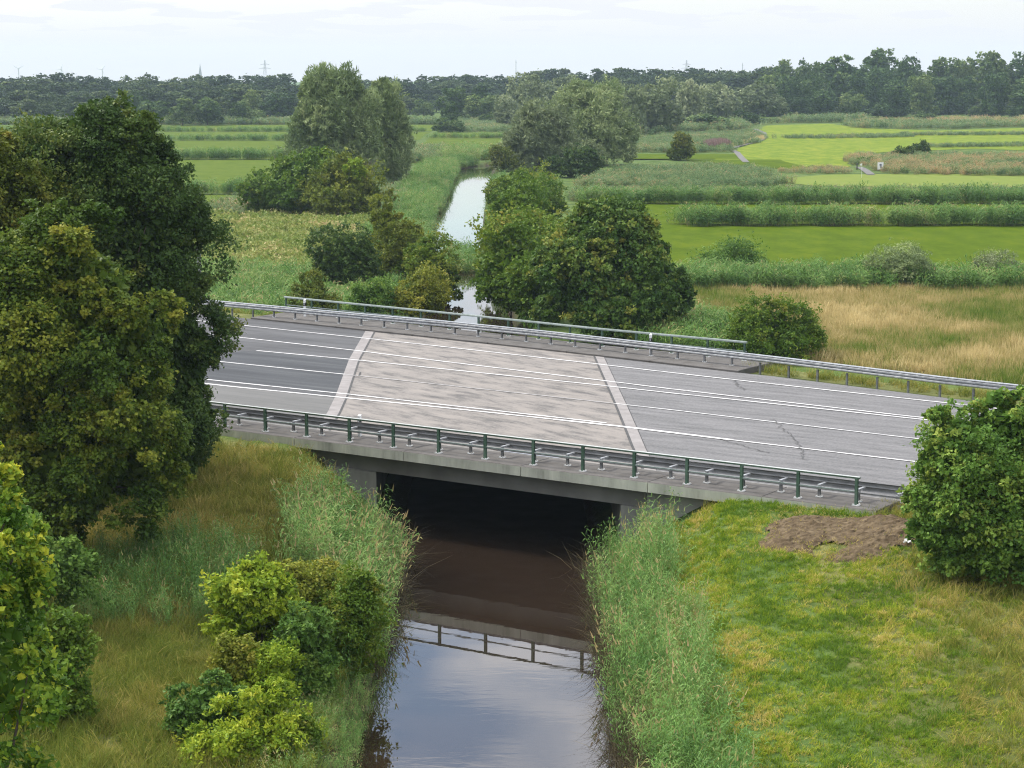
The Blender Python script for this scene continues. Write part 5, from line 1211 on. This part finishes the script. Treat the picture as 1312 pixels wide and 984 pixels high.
# the wood behind reads as one mass
def mass(name, rows, label, seed):
    r = np.random.default_rng(seed); pts, scs = [], []
    for px0, px1, y0, y1, D, step, wd in rows:
        px = px0
        while px < px1:
            u = (px - px0) / (px1 - px0); yt = y0 + (y1 - y0) * u + r.normal(0, 2.2); d = D * r.uniform(.97, 1.06)
            h = height_at(yt, d) - .6; w = wd * r.uniform(.8, 1.25)
            if h > 3: pts.append((x_at(px, d), d, .6)); scs.append((w, w, h / TALL))
            px += step * r.uniform(.6, 1.3)
    n = len(pts); temps = []
    for hn in ('round', 'oval', 'multi'):
        for k in (0, 1):
            m_ = habits[hn][k].copy(); m_.materials[0] = M_wood_b; temps.append(bpy.data.objects.new('wood_tree', m_))
    o = scatter(name, temps, np.array(pts)[:, :2], np.array(pts)[:, 2], (1, 1), label, 'wood', 0, (1, 1), seed=seed)
    o.data.attributes['scl'].data.foreach_set('vector', np.array(scs, np.float32).ravel())
mass('distant_wood', [(-420, 380, 96, 94, 980, 19, 15), (-420, 380, 104, 104, 890, 22, 15), (-420, 380, 114, 114, 800, 24, 14), (-420, 140, 124, 128, 720, 20, 13), (370, 520, 104, 104, 900, 22, 14), (-420, 340, 140, 140, 735, 12, 9)], 'deep green wood along the left horizon', 301)
mass('distant_wood', [(480, 700, 98, 94, 1080, 19, 17), (500, 700, 104, 104, 960, 22, 16), (500, 640, 120, 118, 870, 22, 14), (690, 1000, 86, 86, 1050, 17, 18), (780, 1000, 92, 94, 960, 20, 17), (690, 1000, 108, 108, 860, 22, 15), (640, 800, 122, 122, 800, 20, 13), (860, 1000, 128, 128, 800, 18, 13), (490, 700, 138, 138, 900, 12, 9)], 'deep green wood behind the willows', 302)
mass('distant_wood', [(985, 1640, 84, 78, 960, 20, 19), (985, 1640, 100, 98, 930, 22, 18), (985, 1640, 124, 122, 860, 20, 15), (985, 1200, 138, 138, 835, 12, 10), (1255, 1640, 132, 132, 830, 14, 11)], 'tall dark wood filling the right horizon', 303)

# ------------------------------------------------------------------ small things far off
M_steel_hazed = solid('hazed_steel', [(.3, (.36, .37, .39)), (.7, (.44, .45, .47))], 1, 2, .6)  # steel lightened, the distance haze is painted into its colour
M_pale_far = solid('far_white_paint', [(.3, (.55, .55, .55)), (.7, (.65, .65, .65))], 1, 2, .6)
def turbine(px, hub_y, D, label, a0):
    x = x_at(px, D); zh = height_at(hub_y, D)
    o = empty('wind_turbine', (x, D, 0)); tag(o, label, 'wind turbine', 'wind turbines on the left horizon')
    b = Build(); b.tube([(0, 0, 0), (0, 0, zh)], [.9, .55], 8); b.obj('tower', M_pale_far, o)
    b = Build(); b.box(-.9, .9, -2, 2.5, zh - .9, zh + .9); b.obj('nacelle', M_pale_far, o, bevel=.2)
    for k in range(3):
        a = a0 + k * 2.094; d = Vector((math.cos(a), 0, math.sin(a))); c = Vector((0, -2.4, zh))
        b = Build(); b.tube([c, c + d * 2.4, c + d * 9], [.35, .6, .12], 5); b.obj('blade', M_pale_far, o)
turbine(31, 88, 3000, 'pale wind turbine farthest left above the wood', .5)
turbine(85, 88.5, 3200, 'pale wind turbine in the middle of the three', 1.2)
turbine(137, 89, 3100, 'pale wind turbine nearest the church spire', .9)
def pylon(px, top, D, label, arm=7):
    x = x_at(px, D); h = height_at(top, D); o = empty('power_pylon', (x, D, 0), .4); tag(o, label, 'pylon')
    b = Build()
    lv = [k / 9 for k in range(10)]
    half = lambda u: 3.2 * (1 - u) ** 1.3 + .35
    for sx_ in (-1, 1):
        for sy_ in (-1, 1): b.tube([(sx_ * half(u), sy_ * half(u), h * u) for u in lv], .15, 4)
    for a, c in zip(lv[:-1], lv[1:]):
        for sy_ in (-1, 1):
            b.tube([(-half(a), sy_ * half(a), h * a), (half(c), sy_ * half(c), h * c)], .09, 3); b.tube([(half(a), sy_ * half(a), h * a), (-half(c), sy_ * half(c), h * c)], .09, 3)
    b.obj('mast', M_steel_hazed, o)
    for u, w in ((.7, arm), (.84, arm * .75)):
        b = Build(); b.tube([(-w, 0, h * u), (w, 0, h * u)], .2, 4); b.tube([(-w, 0, h * u), (0, 0, h * u + 1.6), (w, 0, h * u)], .14, 3); b.obj('cross_arm', M_steel_hazed, o)
pylon(343, 77, 2300, 'grey lattice power pylon left of the tall willow')
pylon(877, 77, 2400, 'faint grey power pylon above the middle wood')
def pole(px, top, D, label, name='radio_mast'):
    x = x_at(px, D); h = height_at(top, D); o = empty(name, (x, D, 0)); tag(o, label, 'mast')
    b = Build(); b.tube([(0, 0, 0), (0, 0, h * .97)], [.5, .3], 6); b.obj('pole', M_steel_hazed, o)
    b = Build(); b.tube([(-.9, 0, h * .9), (.9, 0, h * .9)], .15, 4); b.tube([(0, 0, h * .96), (0, 0, h)], .12, 4); b.obj('antenna', M_steel_hazed, o)
pole(661, 76, 2000, 'thin radio mast above the middle of the wood')
pole(948, 80, 2000, 'thin pole above the wood left of the right skyline trees')
def church(px, top, D):
    x = x_at(px, D); h = height_at(top, D); o = empty('church_tower', (x, D, 0)); tag(o, 'slim grey church spire on the left horizon', 'church')
    M_sp = solid('hazed_spire_slate', [(.3, (.3, .32, .34)), (.7, (.38, .4, .42))], 1, 2, .6); M_wall = solid('church_brick', [(.3, (.3, .25, .22)), (.7, (.36, .3, .27))], 1, 2, .8)  # spire colour lightened to paint in the haze of distance
    b = Build(); b.box(-1.3, 1.3, -1.3, 1.3, 0, h * .58); b.obj('tower', M_wall, o)
    b = Build(); z0 = h * .58; b.add([(-1.4, -1.4, z0), (1.4, -1.4, z0), (1.4, 1.4, z0), (-1.4, 1.4, z0), (0, 0, h)], [(3, 2, 1, 0), (0, 1, 4), (1, 2, 4), (2, 3, 4), (3, 0, 4)]); b.obj('spire', M_sp, o)
church(261, 81, 1900)
def golf_bits():
    x, y = unproj(1128, 219, .8); z = .8
    o = empty('golf_sign', (x, y, z), .1); tag(o, 'white square notice board on legs beside the scrub island', 'sign')
    b = Build(); b.box(-.52, .52, -.03, .03, .25, 1.5); b.obj('board', M_white, o)
    b = Build(); b.box(-.05, .2, -.036, -.031, .5, 1.25); b.box(-.2, .05, -.036, -.031, .95, 1.2); b.obj('print', solid('sign_print', [(.3, (.12, .13, .17)), (.7, (.2, .21, .25))], 3, 3), o)
    for sx_ in (-.4, .4):
        b = Build(); b.box(sx_ - .04, sx_ + .04, .031, .1, -.1, 1.5); b.obj('leg', M_galv_dull, o)
    x, y = unproj(1104, 227.5, .85)
    o = empty('golf_flag', (x, y, .85)); tag(o, 'white flag on a thin pole standing on the golf green', 'flag')
    b = Build(); b.tube([(0, 0, 0), (0, 0, 2.35)], .025, 5); b.obj('pole', M_white, o)
    b = Build(); b.add([(0.03, 0, 1.9), (-.32, .06, 1.95), (-.4, -.02, 2.2), (0.03, 0, 2.33), (0.03, .02, 1.9), (-.32, .08, 1.95), (-.4, 0, 2.2), (0.03, .02, 2.33)], [(0, 1, 2, 3), (7, 6, 5, 4), (0, 4, 5, 1), (1, 5, 6, 2), (2, 6, 7, 3)]); b.obj('flag', M_white, o)
    x, y = unproj(1098, 217, .8)
    o = empty('marker_post', (x, y, .8)); tag(o, 'short black post at the start of the short grey path', 'post')
    b = Build(); b.tube([(0, 0, -.1), (0, 0, 1.0)], .1, 7); b.obj('shaft', M_black, o)
    b = Build(); b.tube([(0, 0, 1.0), (0, 0, 1.1)], [.12, .06], 7); b.obj('cap', M_black, o)
golf_bits()
def grey_post():
    D = 140; x = x_at(256, D); z = gz(x, D); zt = height_at(317, D)
    o = empty('sign_post', (x, D, z)); tag(o, 'flat grey post top poking out behind the dark oak', 'post')
    b = Build(); b.box(-.14, .14, -.05, .05, -.3, zt - z); b.obj('plate', M_galv_dull, o)
    b = Build(); b.tube([(0, .08, -.3), (0, .08, zt - z - .2)], .04, 6); b.obj('pole', M_galv, o)
grey_post()

# ------------------------------------------------------------------ the air
HZ = True
if HZ:
    m, N, L = new_mat('haze'); out = N.new('ShaderNodeOutputMaterial'); pv = N.new('ShaderNodeVolumePrincipled')
    pv.inputs['Color'].default_value = (.66, .82, 1, 1); pv.inputs['Density'].default_value = .0001; pv.inputs['Anisotropy'].default_value = .2
    L.new(pv.outputs[0], out.inputs['Volume'])
    b = Build(); b.box(-2400, 2400, -220, 3700, -3.2, 62)
    o = b.obj('haze', m); tag(o, 'thin bluish summer haze over the plain', kind='stuff')
